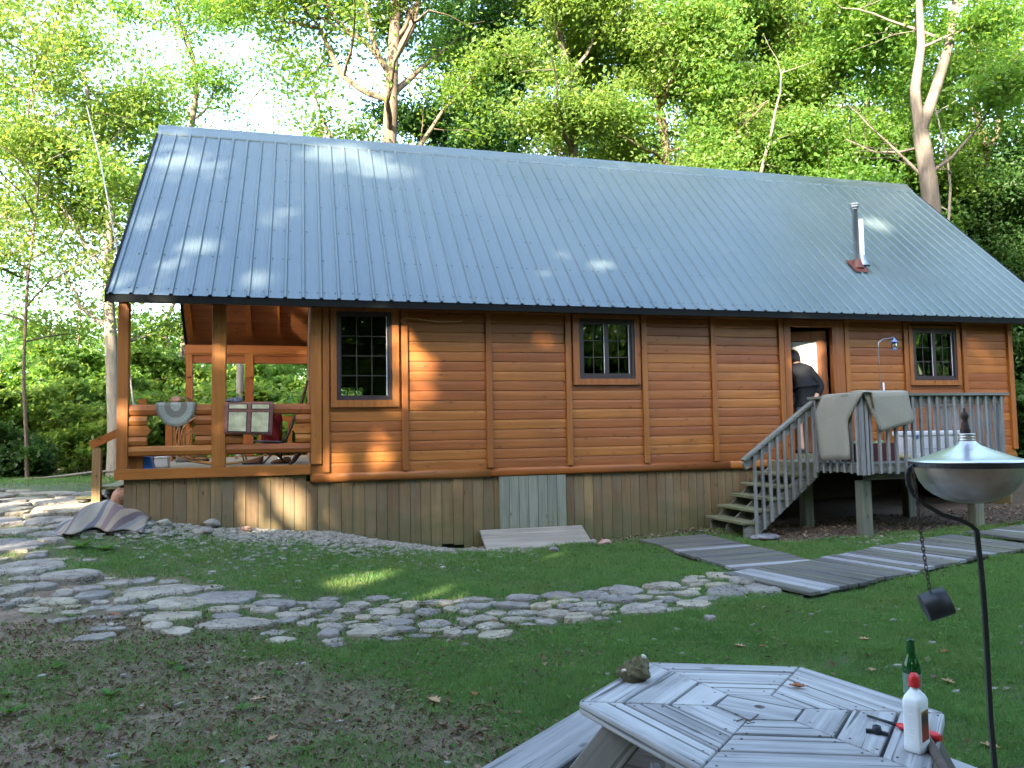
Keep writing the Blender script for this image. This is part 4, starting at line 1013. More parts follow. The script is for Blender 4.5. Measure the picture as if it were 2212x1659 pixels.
tree('maple_tree', 'airy pale-green tree filling the sky left of roof', pl(19.0, (60, 1010), (50, 800), (60, 600), (85, 400), (70, 200), (60, 20)), .045, 20, (2.0, 3.9), .28, 13000, .13, 11, bark='bark_brown', leaf='leaves_bright', sig=.36)
tree('oak_tree', 'thin-crowned tree over left end of the ridge', pl(23, (400, 700), (395, 420), (410, 300), (430, 160), (380, 20), (360, -120)), .16, 15, (2.4, 4.6), .35, 17000, .13, 12, sig=.36)
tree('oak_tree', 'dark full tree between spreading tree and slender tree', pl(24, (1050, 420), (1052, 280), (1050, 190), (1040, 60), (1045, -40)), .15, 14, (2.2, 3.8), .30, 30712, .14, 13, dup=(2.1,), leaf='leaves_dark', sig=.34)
tree('maple_tree', 'tree with the densest dark crown behind far right of roof', pl(22, (1880, 560), (1880, 420), (1870, 280), (1880, 120), (1860, -60)), .17, 15, (2.4, 4.4), .20, 35437, .14, 14, dup=(2.1,), leaf='leaves_oak', bark='bark_brown', sig=.34)
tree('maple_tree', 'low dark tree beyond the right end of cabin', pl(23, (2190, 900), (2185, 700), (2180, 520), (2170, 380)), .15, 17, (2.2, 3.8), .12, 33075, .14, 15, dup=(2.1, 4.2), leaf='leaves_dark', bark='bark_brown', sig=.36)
tree('maple_tree', 'tree with bright crown above the right half of ridge', pl(25, (1610, 480), (1600, 330), (1615, 200), (1600, 30), (1620, -120)), .17, 15, (2.4, 4.6), .25, 33075, .14, 16, dup=(2.1,), leaf='leaves_bright', sig=.36)
tree('oak_tree', 'tree at the outer left edge of the picture, crown cut by frame', pl(21, (-60, 1000), (-70, 700), (-40, 450), (-70, 200), (-60, 0)), .17, 15, (2.4, 4.4), .3, 15000, .13, 18, bark='bark_brown', sig=.36)
for i, (x, y, h, lb) in enumerate(((25.0, -1.0, 15, 'tall tree standing right of the cabin, outside the picture'), (26.5, 6.0, 18, 'taller tree behind the one right of cabin, outside the picture'))):
    g = gz(x, y); tree('oak_tree', lb, [np.array([x, y, g-.1]), np.array([x-.2, y, g+h*.4]), np.array([x-.6, y-.2, g+h*.7]), np.array([x-.8, y, g+h])], .22, 20, (3, 5.5), .28, 14000, .22, 900+i, sig=.4)
# ------------------------------------------------------------------ shrubs and saplings
def shrub(name, label, x, y, hgt, wid, n_leaf, lsize, seed, leaf='leaves_bright', up=.8, sig=.16, cat='shrub', stems=9):
    R = np.random.default_rng(seed); g = gz(x, y); root = thing(name, label, cat, (x, y, g), group='shrubs around the cabin'); tubes = []; an = []
    for k in range(stems):
        a = R.uniform(0, 6.28); r0 = R.uniform(0, wid*.3); p = np.array([x+r0*math.cos(a), y+r0*math.sin(a), g-.05]); d = np.array([math.cos(a)*R.uniform(.1, .6), math.sin(a)*R.uniform(.1, .6), 1.]); L = hgt*R.uniform(.65, 1.0); pts = [p]
        for j in range(6):
            d = d+R.normal(0, .16, 3); d /= np.linalg.norm(d); pts.append(pts[-1]+d*L/6)
        tubes.append((pts, [.022*(1-.12*j) for j in range(7)], 5)); an += pts[1:]
        for w in range(7):
            q = pts[R.integers(1, 7)]; dd = R.normal(0, 1, 3); dd[2] = abs(dd[2])*.3; dd /= np.linalg.norm(dd); l2 = wid*R.uniform(.2, .5)
            tp = [q, q+dd*l2*.5, q+dd*l2+np.array([0, 0, -.05])]; tubes.append((tp, [.008, .006, .004], 4)); an += tp[1:]; an.append((tp[1]+tp[2])/2)
    V, F = tubes_np(tubes); rawmesh('stems', 'bark_brown', V, F, root, True)
    C = crown_pts(np.array(an), n_leaf, R, sig); C[:, 2] = np.maximum(C[:, 2], gz(C[:, 0], C[:, 1])+.02)
    V, F = leafquads(C, R.uniform(.6, 1.3, n_leaf)*lsize, up, R, .75); rawmesh('foliage', leaf, V, F, root)
def shr(X, Y, dist, h, w, n_, ls, seed, label, leaf='leaves_bright', name='shrub'):
    p = far(X, Y, dist); shrub(name, label, p[0], p[1], h, w, n_, ls, seed, leaf)
shr(40, 1000, 22, 2.6, 2.6, 17062, 0.19, 31, 'bushy green shrub at left edge of the clearing')
shr(150, 1000, 24, 3.4, 2.8, 18375, 0.19, 32, 'tall leafy shrub between left-edge shrub and porch')
shr(215, 1000, 21.5, 2.4, 2.0, 7500, 0.15, 33, 'light green shrub right beside the porch handrail')
shr(15, 1010, 19.5, 1.3, 1.5, 6300, 0.13, 34, 'low dark shrub at far left behind the stone terrace', 'leaves_dark')
shr(330, 960, 22, 3.0, 2.6, 18375, 0.19, 35, 'leafy shrub seen through porch between front post and middle post')
shr(440, 960, 23, 3.3, 2.6, 18375, 0.19, 36, 'dense shrub seen through porch just left of middle post')
shr(560, 960, 20.5, 3.0, 2.8, 21000, 0.20, 37, 'bright maple sapling seen through porch right of the middle post', name='sapling')
shr(650, 960, 19, 2.5, 2.2, 15750, 0.21, 38, 'pale broad-leaved sapling seen through porch next to wall', name='sapling')
shr(90, 930, 27, 4.2, 3.4, 21000, 0.21, 39, 'tall shrub mass behind the left-edge shrub', 'leaves_oak')
shr(270, 900, 27, 4.6, 3.4, 21000, 0.21, 40, 'tall dark shrub behind the porch corner post', 'leaves_oak')
shr(500, 880, 28, 4.8, 3.6, 12000, 0.19, 41, 'tall shrub farthest behind the porch opening', 'leaves_oak')
p_ = (5.2, 8.6); shrub('shrub', 'leafy shrub added behind the rear wall of cabin to dim its window', p_[0], p_[1], 2.8, 2.4, 7000, .15, 44, 'leaves_bright')  # put here to darken the view through the rear window
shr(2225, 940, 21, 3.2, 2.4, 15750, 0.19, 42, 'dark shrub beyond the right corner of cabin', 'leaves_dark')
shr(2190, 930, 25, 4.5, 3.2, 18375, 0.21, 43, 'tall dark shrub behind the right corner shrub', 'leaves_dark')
# far woods: one mass
def woods():
    R = np.random.default_rng(77); tubes = []; C = []
    for k in range(75):
        X = R.uniform(-150, 2500); dist = R.uniform(28, 46); p = far(X, 940, dist); g = gz(p[0], p[1]); right = X > 1000
        H = R.uniform(11, 17) if right else R.uniform(3.5, 6.5); r0 = R.uniform(.10, .22)
        top_ = np.array([p[0]+R.normal(0, .6), p[1]+R.normal(0, .6), g+H]); b = np.array([p[0], p[1], g-.2])
        pts = [b+(top_-b)*t+R.normal(0, .12, 3)*(t > 0) for t in np.linspace(0, 1, 7)]; tubes.append((pts, [r0*(1-.12*i) for i in range(7)], 6))
        n_ = 1500 if right else 500
        m = 26; an = b+(top_-b)*R.uniform(.12, 1.0, (m, 1)); an = an+R.normal(0, 1, (m, 3))*np.array([1.7, 1.7, .8])
        C.append(crown_pts(an, n_, R, .45))
    C = np.concatenate(C); V, F = leafquads(C, R.uniform(.16, .30, len(C)), .5, R); V2, F2 = tubes_np(tubes)
    rt = thing('woods', 'mass of more distant trees closing the view behind the near trees', 'woods', (8, 32, -.5), kind='stuff')
    rawmesh('trunks', 'bark_brown', V2, F2, rt, True); fo = tag(rawmesh('foliage', 'leaves_far', V, F, rt), kind='stuff')
    for dx, dy, dz, a_ in ((2.1, 3.0, .5, .03), (-1.6, 6.0, 1.4, -.04)): c2 = fo.copy(); COL.objects.link(c2); c2.location = (dx, dy, dz); c2.rotation_euler = (0, 0, a_)
woods()
def woods_front():
    R = np.random.default_rng(78); tubes = []; C = []
    for k in range(90):
        a = math.radians(R.uniform(165, 382)); dist = R.uniform(30, 46); x, y = 4+dist*math.cos(a), -6+dist*math.sin(a); g = float(np.clip(gz(x, y), -2, 1))
        let_light_in = math.cos(a-math.atan2(SUN[1], SUN[0])) > .75 or 245 < math.degrees(a) < 335  # lower trees on these sides, to let sun and sky light in
        H = R.uniform(6, 8.5) if let_light_in else R.uniform(11, 15); b = np.array([x, y, g-.2]); top_ = b+np.array([R.normal(0, .5), R.normal(0, .5), H])
        tubes.append(([b+(top_-b)*t for t in np.linspace(0, 1, 5)], [.2, .17, .13, .1, .05], 6)); m = 22
        an = b+(top_-b)*R.uniform(.03, 1.0, (m, 1))+R.normal(0, 1, (m, 3))*np.array([1.9, 1.9, .8]); C.append(crown_pts(an, 620, R, .7))
    C = np.concatenate(C); C[:, 2] = np.maximum(C[:, 2], -1.2); V, F = leafquads(C, R.uniform(.45, .8, len(C)), .4, R); V2, F2 = tubes_np(tubes)
    rt = thing('woods', 'woods all round the clearing behind the viewer', 'woods', (0, -40, -1), kind='stuff')
    rawmesh('trunks', 'bark_brown', V2, F2, rt, True); fo = tag(rawmesh('foliage', 'leaves_dark', V, F, rt), kind='stuff')
    for dx, dy, dz in ((1.5, -4.0, .3), (-2.5, -7.0, 1.0), (4.0, -2.0, .1)): c2 = fo.copy(); COL.objects.link(c2); c2.location = (dx, dy, dz)
woods_front()
# ------------------------------------------------------------------ trees behind the viewer: they shade the clearing; sun gaps are carved into crowns
def P_wall(x, y): return onY(x, y, -.03)
def P_roof(x, y):
    d = ray(x, y); n_ = np.array([0, -SL, 1.]); return CAM+d*((np.array([0, EY, EZ])-CAM)@n_)/(d@n_)
GAPS = []
def gap(p, r, k=1.0): GAPS.append((np.asarray(p), r, k))
for x, y, r in ((905, 815, .22), (880, 770, .18), (935, 790, .14), (895, 850, .16), (790, 950, .24), (800, 930, .16), (760, 985, .22), (830, 975, .16), (735, 1000, .20), (850, 880, .12), (690, 860, .10), (872, 730, .14), (1175, 728, .14), (1190, 735, .12), (960, 790, .10), (985, 960, .10), (700, 1010, .16), (715, 760, .10), (680, 905, .13), (805, 1010, .14), (600, 1090, .26), (570, 1105, .24), (640, 1105, .22), (545, 1120, .18), (625, 1070, .18), (690, 1110, .18), (735, 1095, .14), (585, 1125, .2), (1590, 770, .07), (2115, 745, .10), (2135, 790, .10), (2100, 800, .07), (1885, 740, .10), (475, 790, .12), (480, 770, .12), (265, 870, .12), (262, 920, .10), (445, 905, .12), (470, 930, .12), (1010, 1045, .10), (640, 880, .08), (478, 730, .10)):
    gap(P_wall(x, y), r*.85, .07)
for x, y, r in ((740, 345, .34), (700, 335, .26), (780, 350, .26), (820, 365, .18), (860, 370, .14), (1205, 547, .14), (390, 560, .20), (360, 575, .16), (440, 525, .12), (540, 610, .2), (560, 600, .15), (1180, 595, .12), (1900, 488, .20), (1880, 480, .16), (1920, 500, .10), (600, 470, .10), (800, 610, .14), (300, 620, .2), (330, 480, .10), (1300, 575, .1)):
    gap(P_roof(x, y), r, .15)
for x, y, r in ((780, 1255, .22), (760, 1258, .18), (930, 1285, .22), (960, 1292, .18), (600, 1142, .26), (560, 1140, .24), (640, 1146, .2), (1205, 1312, .12), (1190, 1200, .14), (30, 1190, .3), (20, 1280, .25), (100, 1105, .35), (60, 1090, .3), (140, 1100, .3), (20, 1080, .4), (20, 1140, .25)):
    gap(onG(x, y), r*.6, .08)
for z_ in (1.15, 1.38, 1.58):
    gap(dpt(.24, 0, z_), .20, .06); gap(dpt(.42, 0, z_), .18, .06)  # crown openings shaped so that sun whitens the door sheet
GM = [g[2] for g in GAPS]; GT = np.array([g[0] for g in GAPS]); GR = np.array([g[1] for g in GAPS])
def lit_keep(C):  # drops leaves along sun lines so light patches land at chosen spots
    R = np.random.default_rng(5); keep = np.ones(len(C), bool)
    for t, r, mg in zip(GT, GR, GM):
        d = C-t; s = d@SUN; q = np.linalg.norm(d-s[:, None]*SUN, axis=1)
        ang = np.arctan2(d[:, 2], d[:, 0]); rr_ = (r+mg)*(1+.28*np.sin(3*ang+t[0]*7)+.2*np.sin(5*ang+t[2]*9))
        keep &= ~((q < rr_) & (s > 2) & (R.uniform(0, 1, len(C)) > .07))
    return keep
SH = [(-15, -14, 16), (-11, -18.5, 18.2), (-6.5, -20.5, 19.5), (-2, -24, 20.5), (2.5, -19.5, 18), (6.5, -24, 19), (-14, -22, 19.5), (-8, -26, 21.5), (-18.5, -9.5, 13), (11, -22, 16), (-3.5, -16.5, 15), (-8, -14.5, 14), (-19, -18, 17), (-16.5, -25, 20.5), (0, -29, 22), (-4, -21, 19.5)]
for i, (x, y, h) in enumerate(SH):
    g = gz(x, y); R = np.random.default_rng(500+i)
    tk = [np.array([x, y, g-.1]), np.array([x+R.normal(0, .2), y, g+h*.3]), np.array([x+R.normal(0, .4), y+R.normal(0, .3), g+h*.65]), np.array([x+R.normal(0, .6), y+R.normal(0, .5), g+h*.96])]
    tree('shade_tree', 'tall leafy tree behind the viewer, shading the clearing', tk, .22, 22, (3.0, 5.2), .14, 9500, .46, 600+i, leaf='leaves_oak', bark='bark_brown', sig=.55, group='shade trees behind the viewer', keep=lit_keep, twig=6, tl=(1.0, 2.2))
# ------------------------------------------------------------------ grass, weeds, chips, litter
def in_poly_rect(x, y, p0, p1, wid, pad=.03):
    p0 = np.array(p0); p1 = np.array(p1); L = np.linalg.norm(p1-p0); d = (p1-p0)/L; u = (x-p0[0])*d[0]+(y-p0[1])*d[1]; v = -(x-p0[0])*d[1]+(y-p0[1])*d[0]
    return (u > -pad) & (u < L+pad) & (np.abs(v) < wid/2+pad)
def vnoise(x, y, f, s):
    return .5+.5*(np.sin(x*f+s)*np.cos(y*f*1.13+s*1.7)+.6*np.sin(x*f*2.1+y*f*1.7+s*2.3)+.4*np.sin(x*f*4.3-y*f*3.9+s))/2.0
def blocked(x, y):
    b = (y > -.02) & (x > XL+.05) & (x < XR) & (y < YB)
    b |= (x > 9.2) & (x < 15.2) & (y > -1.75)
    for q in (((8.10, -.62), (8.06, -3.42), 1.05), ((7.39, -3.98), (11.42, -2.93), 1.10), ((11.56, -2.90), (14.6, -2.15), 1.0)): b |= in_poly_rect(x, y, *q)
    S = np.array(STONES)
    for i in range(0, len(x), 40000):
        xx, yy = x[i:i+40000], y[i:i+40000]
        d = np.hypot(xx[:, None]-S[None, :, 0], (yy[:, None]-S[None, :, 1])*1.5)-S[None, :, 2]*.88
        dm = d.min(1); b[i:i+40000] |= (dm < 0) | ((dm < .14) & (np.random.default_rng(int(i)+len(x)).uniform(0, 1, len(xx)) < .62))
    return b
def density(x, y):
    k = .30*x+.22*y; a = vnoise(x, y, 1.3, 1.0)*2-1; b = vnoise(x, y, 3.7, 4.0)
    bare = np.clip((k+a*.9+.75)/1.0, 0, 1)                     # bare soil towards the near left
    d = .10+.90*bare
    d *= np.where(k > -.2, .75+.5*b, .45+.75*b)
    d *= np.where((y > -1.3) & (x < 5) & (x > .2), np.clip((-y-.35-.5*vnoise(x, y, 5, 2))/.6, .0, 1), 1)   # shale band along skirting
    d *= np.where((y > -.75) & (x >= 5), np.clip((-y-.15)/.5, 0, 1), 1)
    d *= np.where((x < .6) & (y > 0) & (y < 7.5), .12, 1)
    return np.clip(d, 0, 1.2)
def inframe(x, y, z):
    P = np.stack([x, y, z], 1)-CAM; w = P@FW; u = 1106+FPX*(P@RT)/w; v = 829.5-FPX*(P@UP)/w
    return (w > .5) & (u > -160) & (u < 2380) & (v < 1800)
def scatter(n_, x0, x1, y0, y1, dens, R):
    x = R.uniform(x0, x1, n_); y = R.uniform(y0, y1, n_); ok = R.uniform(0, 1, n_) < dens(x, y); x, y = x[ok], y[ok]
    z = gz(x, y); ok = inframe(x, y, z); x, y, z = x[ok], y[ok], z[ok]; ok = ~blocked(x, y); return x[ok], y[ok], z[ok]
def grass():
    R = np.random.default_rng(9); V = []; F = []; b = 0
    for (n_, x0, x1, y0, y1, hm, wm) in ((700000, 0.5, 12.5, -7.6, -4.4, .038, .0055), (480000, -1.5, 14, -4.4, -.1, .046, .0075), (60000, 8, 20, -6, 2, .06, .008), (60000, -7, 1, -3, 14, .07, .011)):
        x, y, z = scatter(n_, x0, x1, y0, y1, density, R); m = len(x)
        cl = vnoise(x, y, 2.2, 7); c9 = vnoise(x, y, 7.5, 2.4); h = hm*R.uniform(.4, 1.5, m)*(.5+.7*cl)*(.7+.75*c9**2); w = wm*R.uniform(.7, 1.3, m); a = R.uniform(0, 6.28, m); ln = R.uniform(.1, .95, m)*h; la = R.uniform(0, 6.28, m)
        px_, py_ = np.cos(a)*w/2, np.sin(a)*w/2; lx, ly = np.cos(la)*ln, np.sin(la)*ln
        B = np.stack([x, y, z-.004], 1)
        v = np.stack([B+np.stack([px_, py_, 0*w], 1), B-np.stack([px_, py_, 0*w], 1), B+np.stack([lx, ly, h*.95], 1)], 1).reshape(-1, 3)
        V.append(v); F.append(np.arange(3*m).reshape(-1, 3)+b); b += 3*m
    o = rawmesh('grass', 'grass_blade', np.concatenate(V), np.concatenate(F)); tag(o, 'short patchy lawn grass growing between cabin and picnic table', 'grass', kind='stuff'); print('blades', b//3)
grass()
def clover():
    R = np.random.default_rng(19); x, y, z = scatter(90000, -1, 14, -7.6, -.3, lambda x, y: .25*density(x, y)*(vnoise(x, y, 2.9, 3.3) > .5)+.05, R)
    C = np.stack([x, y, z+R.uniform(.008, .05, len(x))], 1); V, F = leafquads(C, R.uniform(.016, .042, len(x)), 1.6, R, .8, .1)
    tag(rawmesh('ground_cover', 'weed_leaf', V, F), 'low clover and small weeds creeping through the lawn', 'weeds', kind='stuff')
clover()
flat('shale', (.25, .24, .21), .9, .35, 20)
def chips():
    R = np.random.default_rng(29); n_ = 3200; x = R.uniform(.5, 6.0, n_); t = R.beta(1.0, 3.2, n_); y = -.05-t*2.2; ok = (t < .25) | (R.uniform(0, 1, n_) < .30); x, y = x[ok], y[ok]
    x2 = R.uniform(1, 8.5, 90); y2 = R.uniform(-7.3, -4.2, 90); x = np.r_[x, x2, R.uniform(9.8, 12.6, 160)]; y = np.r_[y, y2, R.uniform(-2.4, -1.6, 160)]; nb_ = len(x); x = np.r_[x, R.normal(3.0, 1.0, 330)]; y = np.r_[y, -.5-R.gamma(2.0, .42, 330)]
    z = gz(x, y); ok = ~blocked(x, y); x, y, z = x[ok], y[ok], z[ok]; m_ = MB()
    for i in range(len(x)):
        k = 5; s = R.uniform(.010, .042)*(1.25 if y[i] > -1.2 else 1.0); ph = R.uniform(0, 6); pts = []; tz = R.normal(0, .12, 2)
        for hh, q in ((-.004, 1.0), (R.uniform(.006, .016), .9)):
            for j in range(k):
                a = ph+6.283*j/k; u = math.cos(a)*s*q*(1+.25*math.sin(3*a+ph)); v = math.sin(a)*s*.7*q; pts.append((x[i]+u, y[i]+v, z[i]+hh+u*tz[0]+v*tz[1]))
        m_.add(pts, [(j, (j+1) % k, k+(j+1) % k, k+j) for j in range(k)]+[tuple(range(k, 2*k))])
    tag(m_.build('gravel', 'shale'), 'pale shale chips strewn along the skirting and over the lawn', 'gravel', kind='stuff')
chips()
def litter():
    R = np.random.default_rng(39); x = np.r_[R.uniform(6.9, 9.4, 900), R.uniform(9.2, 15, 2600), R.uniform(-6, .3, 500), R.uniform(1, 9, 260)]; y = np.r_[R.uniform(-.75, -.05, 900), R.uniform(-2.0, -.1, 2600), R.uniform(6, 12, 500), R.uniform(-7.5, -3, 260)]
    z = gz(x, y); C = np.stack([x, y, z+R.uniform(.004, .02, len(x))], 1); V, F = leafquads(C, R.uniform(.025, .07, len(x)), 1.6, R, .6, .14)
    x = R.uniform(.4, 6, 52000); y = R.uniform(-7.6, -3.4, 52000); k = .30*x+.22*y+(vnoise(x, y, 1.3, 1.0)*2-1)*.9; ok = R.uniform(0, 1, 52000) < np.clip(.9-k*.8, .10, 1)*.8; x, y = x[ok], y[ok]; z = gz(x, y); ok = inframe(x, y, z); x, y, z = x[ok], y[ok], z[ok]
    C = np.stack([x, y, z+R.uniform(.0, .006, len(x))], 1); V3, F3 = leafquads(C, R.gamma(2.0, .009, len(x))+.007, 1.3, R, .45, .2); F = np.concatenate([F, F3+len(V)]); V = np.concatenate([V, V3])
    tag(rawmesh('leaf_litter', 'dry_litter', V, F), 'brown dead leaves and bark crumbs under the deck and over bare soil', 'leaf litter', kind='stuff')
litter()
# broad-leaved weeds one can pick out
def weed(X, Y, size, nl, seed, label):
    p = onG(X, Y); R = random.Random(seed); root = thing('weed_plant', label, 'weed', p, group='rosette weeds in the lawn'); m_ = MB()
    for k in range(nl):
        a = k*2.4+R.uniform(-.3, .3); L = size*.75*R.uniform(.5, 1.1); e = R.uniform(.35, 1.15); w = L*R.uniform(.13, .2); pts = []
        for j in range(5):
            t = j/4; r_ = L*t*math.cos(e*(1-.5*t)); h = L*t*math.sin(e)*(1-.45*t)+.004; ww = w*math.sin(math.pi*(.12+.86*t))
            c = (p[0]+r_*math.cos(a), p[1]+r_*math.sin(a), p[2]+h)
            pts += [(c[0]-ww*math.sin(a), c[1]+ww*math.cos(a), c[2]+ww*.35), c, (c[0]+ww*math.sin(a), c[1]-ww*math.cos(a), c[2]+ww*.35)]
        m_.add(pts, [(j*3+i, j*3+i+1, j*3+i+4, j*3+i+3) for j in range(4) for i in range(2)], True)
    m_.build('leaves', 'weed_leaf', root)
weed(370, 1440, .14, 11, 1, 'upright leafy weed below the widest path stone'); weed(388, 1452, .10, 9, 2, 'small weed just right of the upright leafy weed')
weed(25, 1545, .17, 9, 3, 'broad-leaved weed at lower left edge of the lawn'); weed(10, 1505, .13, 8, 4, 'light green weed above the lower-left weed')
weed(240, 1505, .12, 10, 5, 'weed on bare soil left of the small upright weeds'); weed(123, 1445, .12, 9, 6, 'spiky weed in bare soil below left path stones')
weed(665, 1625, .13, 9, 7, 'weed near bottom edge, right part of bare soil'); weed(520, 1535, .11, 9, 8, 'weed in bare soil left of the fallen tan leaf'); weed(215, 1580, .11, 8, 9, 'weed near bottom left, beside lower-left weed'); weed(600, 1460, .10, 9, 10, 'leafy weed in grass right of upright weeds')
weed(1545, 1235, .12, 8, 11, 'weed growing beside the corner of boardwalk'); weed(1868, 1133, .22, 12, 12, 'tall weed at the foot of deck post')
weed(175, 1185, .25, 14, 13, 'leafy green clump beside the striped blanket, left of stones'); weed(225, 1190, .22, 12, 14, 'green clump in front of the striped blanket'); weed(150, 1335, .12, 8, 15, 'weed between left path stones and bare soil')
# fallen leaves one can pick out
OAK = [(0, -.5), (.04, -.3), (.16, -.28), (.10, -.12), (.30, -.05), (.16, .08), (.30, .22), (.12, .25), (.10, .42), (0, .5), (-.10, .42), (-.12, .25), (-.30, .22), (-.16, .08), (-.30, -.05), (-.10, -.12), (-.16, -.28), (-.04, -.3)]
flat('leaf_tan', (.34, .22, .12), .8, .25, 30); flat('leaf_rust', (.28, .10, .035), .8, .25, 30)
def fallen(X, Y, size, ang, mat, label, seed, p=None, name='fallen_leaf', up=.012):
    p = onG(X, Y) if p is None else p; r_ = random.Random(seed); vs = []; c, s = math.cos(ang), math.sin(ang)
    for u, v in OAK: vs.append((p[0]+size*(u*c-v*s), p[1]+size*(u*s+v*c), p[2]+up+size*(.5*abs(u)+.30*v*v+r_.uniform(0, .05))))
    m_ = MB(); n_ = len(OAK); vs += [(p[0], p[1], p[2]+up*.8)]; m_.add(vs, [(i, (i+1) % n_, n_) for i in range(n_)]); o = m_.build(name, mat)
    md = o.modifiers.new('thickness', 'SOLIDIFY'); md.thickness = .0015
    return tag(o, label, 'leaf', 'fallen leaves' if p is not None else None)
fallen(940, 1520, .13, .4, 'leaf_tan', 'large tan oak leaf on lawn left of the picnic table', 1); fallen(560, 1515, .10, 1.9, 'leaf_tan', 'curled tan leaf on bare soil beside weed', 2)
fallen(1600, 1400, .10, .8, 'leaf_tan', 'tan oak leaf on lawn behind the back edge of table', 3); fallen(1870, 1385, .10, 1.3, 'leaf_tan', 'tan leaf on lawn below the hanging snuffer cup', 4)
fallen(1885, 1452, .09, 2.3, 'leaf_tan', 'tan leaf on lawn left of the green bottle', 5); fallen(2050, 1478, .10, .2, 'leaf_tan', 'tan oak leaf on lawn right of the green bottle', 6); fallen(2040, 1412, .10, 2.0, 'leaf_rust', 'rusty leaf on lawn above the green bottle', 7)
fallen(1650, 1400, .07, 1.2, 'leaf_rust', 'small rusty leaf behind the back edge of table', 8); fallen(250, 1333, .12, 1.0, 'leaf_rust', 'orange leaf on soil below the left path stones', 9); fallen(2140, 1618, .10, .6, 'leaf_tan', 'tan leaf on lawn right beside the torch pole', 10)
fallen(590, 1600, .09, 2.6, 'leaf_tan', 'pale leaf on bare soil near bottom edge', 11); fallen(1025, 1505, .08, .1, 'leaf_rust', 'rusty leaf on lawn between tan oak leaf and table', 12)
# ------------------------------------------------------------------ things on the porch
def braid_mat():
    m, nt, o = newmat('braided_rug'); n = N(nt)
    p = n('TexCoord').outputs['Object']; s = n('SeparateXYZ', {0: p})
    zz = n.math('MULTIPLY', n.math('SUBTRACT', s.outputs[2], .385), .86)
    r = n.math('SQRT', n.math('ADD', n.math('MULTIPLY', s.outputs[0], s.outputs[0]), n.math('MULTIPLY', zz, zz)))
    c = n.ramp(r, [(0, (.40, .42, .37)), (.062, (.20, .20, .165)), (.135, (.37, .40, .36)), (.205, (.22, .225, .185))], 'CONSTANT')
    br = n.math('SINE', n.math('MULTIPLY', r, 420.0)); nz = n.noise(n.coords((70, 70, 70), 0), 1.0, 2)
    c = n.mix(n.rng(nz, .35, .7, 0, .35), c, (.12, .12, .10))
    principled(n, o, c, .95, n.math('ADD', br, nz), .8, .006)
braid_mat()
xa, za = onY(*c1(376, 806), -.03)[0], .822; xb = onY(*c1(655, 806), -.03)[0]; xm = (xa+xb)/2; a_ = (xb-xa)/2; b_ = .30
rows = []
for j in range(11):
    t = -1+j/10; hw = a_*math.sqrt(max(0, 1-(t*.999)**2)); rows.append([(xm+hw*(-1+2*i/14), -.042-.006*math.sin(5*i/14+t*3), za+t*b_) for i in range(15)])
for dy, dz in ((-.034, .010), (.0, .014), (.045, .012), (.062, -.01), (.066, -.14)): rows.append([(xm+a_*(-1+2*i/14), dy, za+dz) for i in range(15)])
ov = MB(); thick_patch(ov, rows, -.009); ovo = ov.build('oval_rug', 'braided_rug'); tag(ovo, 'oval braided grey and cream rug hung over the porch rail', 'rug')
zc = za-ovo.location.z
for nd in MATS['braided_rug'].node_tree.nodes:
    if nd.type == 'MATH' and nd.operation == 'SUBTRACT': nd.inputs[1].default_value = zc-.02
p = onY(*c1(517, 803), .02)
tag(MB().ico((p[0], .02, za+.055), .068, 3, .2, .62, 21, sy=.7).build('stone', 'boulder_pink'), 'pink stone weighing down the oval rug on porch rail', 'stone')
stone_mat('stone_slate', (.055, .06, .075), (.10, .11, .13), (.19, .2, .21), .3)
flat('mat_border', (.18, .075, .06), .85, .2, 30); flat('mat_panel', (.42, .42, .27), .85, .35, 9); flat('mat_black', (.03, .028, .03), .9)
q0, q1 = onY(*c1(853, 797), -.04), onY(*c1(1190, 797), -.04); q2 = onY(*c1(1180, 1018), -.04); q3 = onY(*c1(846, 1008), -.04)
mt_ = thing('panel_mat', 'stiff mat with four pale squares and red-brown border over the rail', 'mat', ((q0[0]+q1[0])/2, -.04, q2[2]))
def matpt(u, v, d=0): p = np.array(q0)*(1-u)*(1-v)+np.array(q1)*u*(1-v)+np.array(q2)*u*v+np.array(q3)*(1-u)*v; return (p[0], -.050-.012*v-d, p[2])
rows = [[matpt(i/10, 1-j/8) for i in range(11)] for j in range(9)]+[[(matpt(i/10, 0)[0], y_, .832+dz) for i in range(11)] for y_, dz in ((-.03, .0), (.0, .004), (.06, .002), (.072, -.12))]
m_ = MB(); thick_patch(m_, rows, -.010); m_.build('mat_base', 'mat_border', mt_)
for (u0, u1) in ((.075, .475), (.545, .935)):
    for (v0, v1, nm) in ((.20, .165, 0), (.27, .93, 1), (.02, .20, 2)):
        if nm == 0: continue
        k = MB(); k.add([matpt(u0, v0, .011), matpt(u1, v0, .011), matpt(u1, v1, .011), matpt(u0, v1, .011)]+[matpt(u0, v0, .0), matpt(u1, v0, .0), matpt(u1, v1, .0), matpt(u0, v1, .0)], [(3,2,1,0),(4,5,6,7),(0,1,5,4),(2,3,7,6),(1,2,6,5),(3,0,4,7)]); k.build('panel_frame', 'mat_black', mt_)
        e = .022; f_ = .03
        k = MB(); k.add([matpt(u0+e, v0+f_*.6, .0125), matpt(u1-e, v0+f_*.6, .0125), matpt(u1-e, v1-f_, .0125), matpt(u0+e, v1-f_, .0125)]+[matpt(u0+e, v0+f_*.6, .0), matpt(u1-e, v0+f_*.6, .0), matpt(u1-e, v1-f_, .0), matpt(u0+e, v1-f_, .0)], [(3,2,1,0),(4,5,6,7),(0,1,5,4),(2,3,7,6),(1,2,6,5),(3,0,4,7)]); k.build('panel', 'mat_panel', mt_)
p = onY(*c1(915, 800), .0)
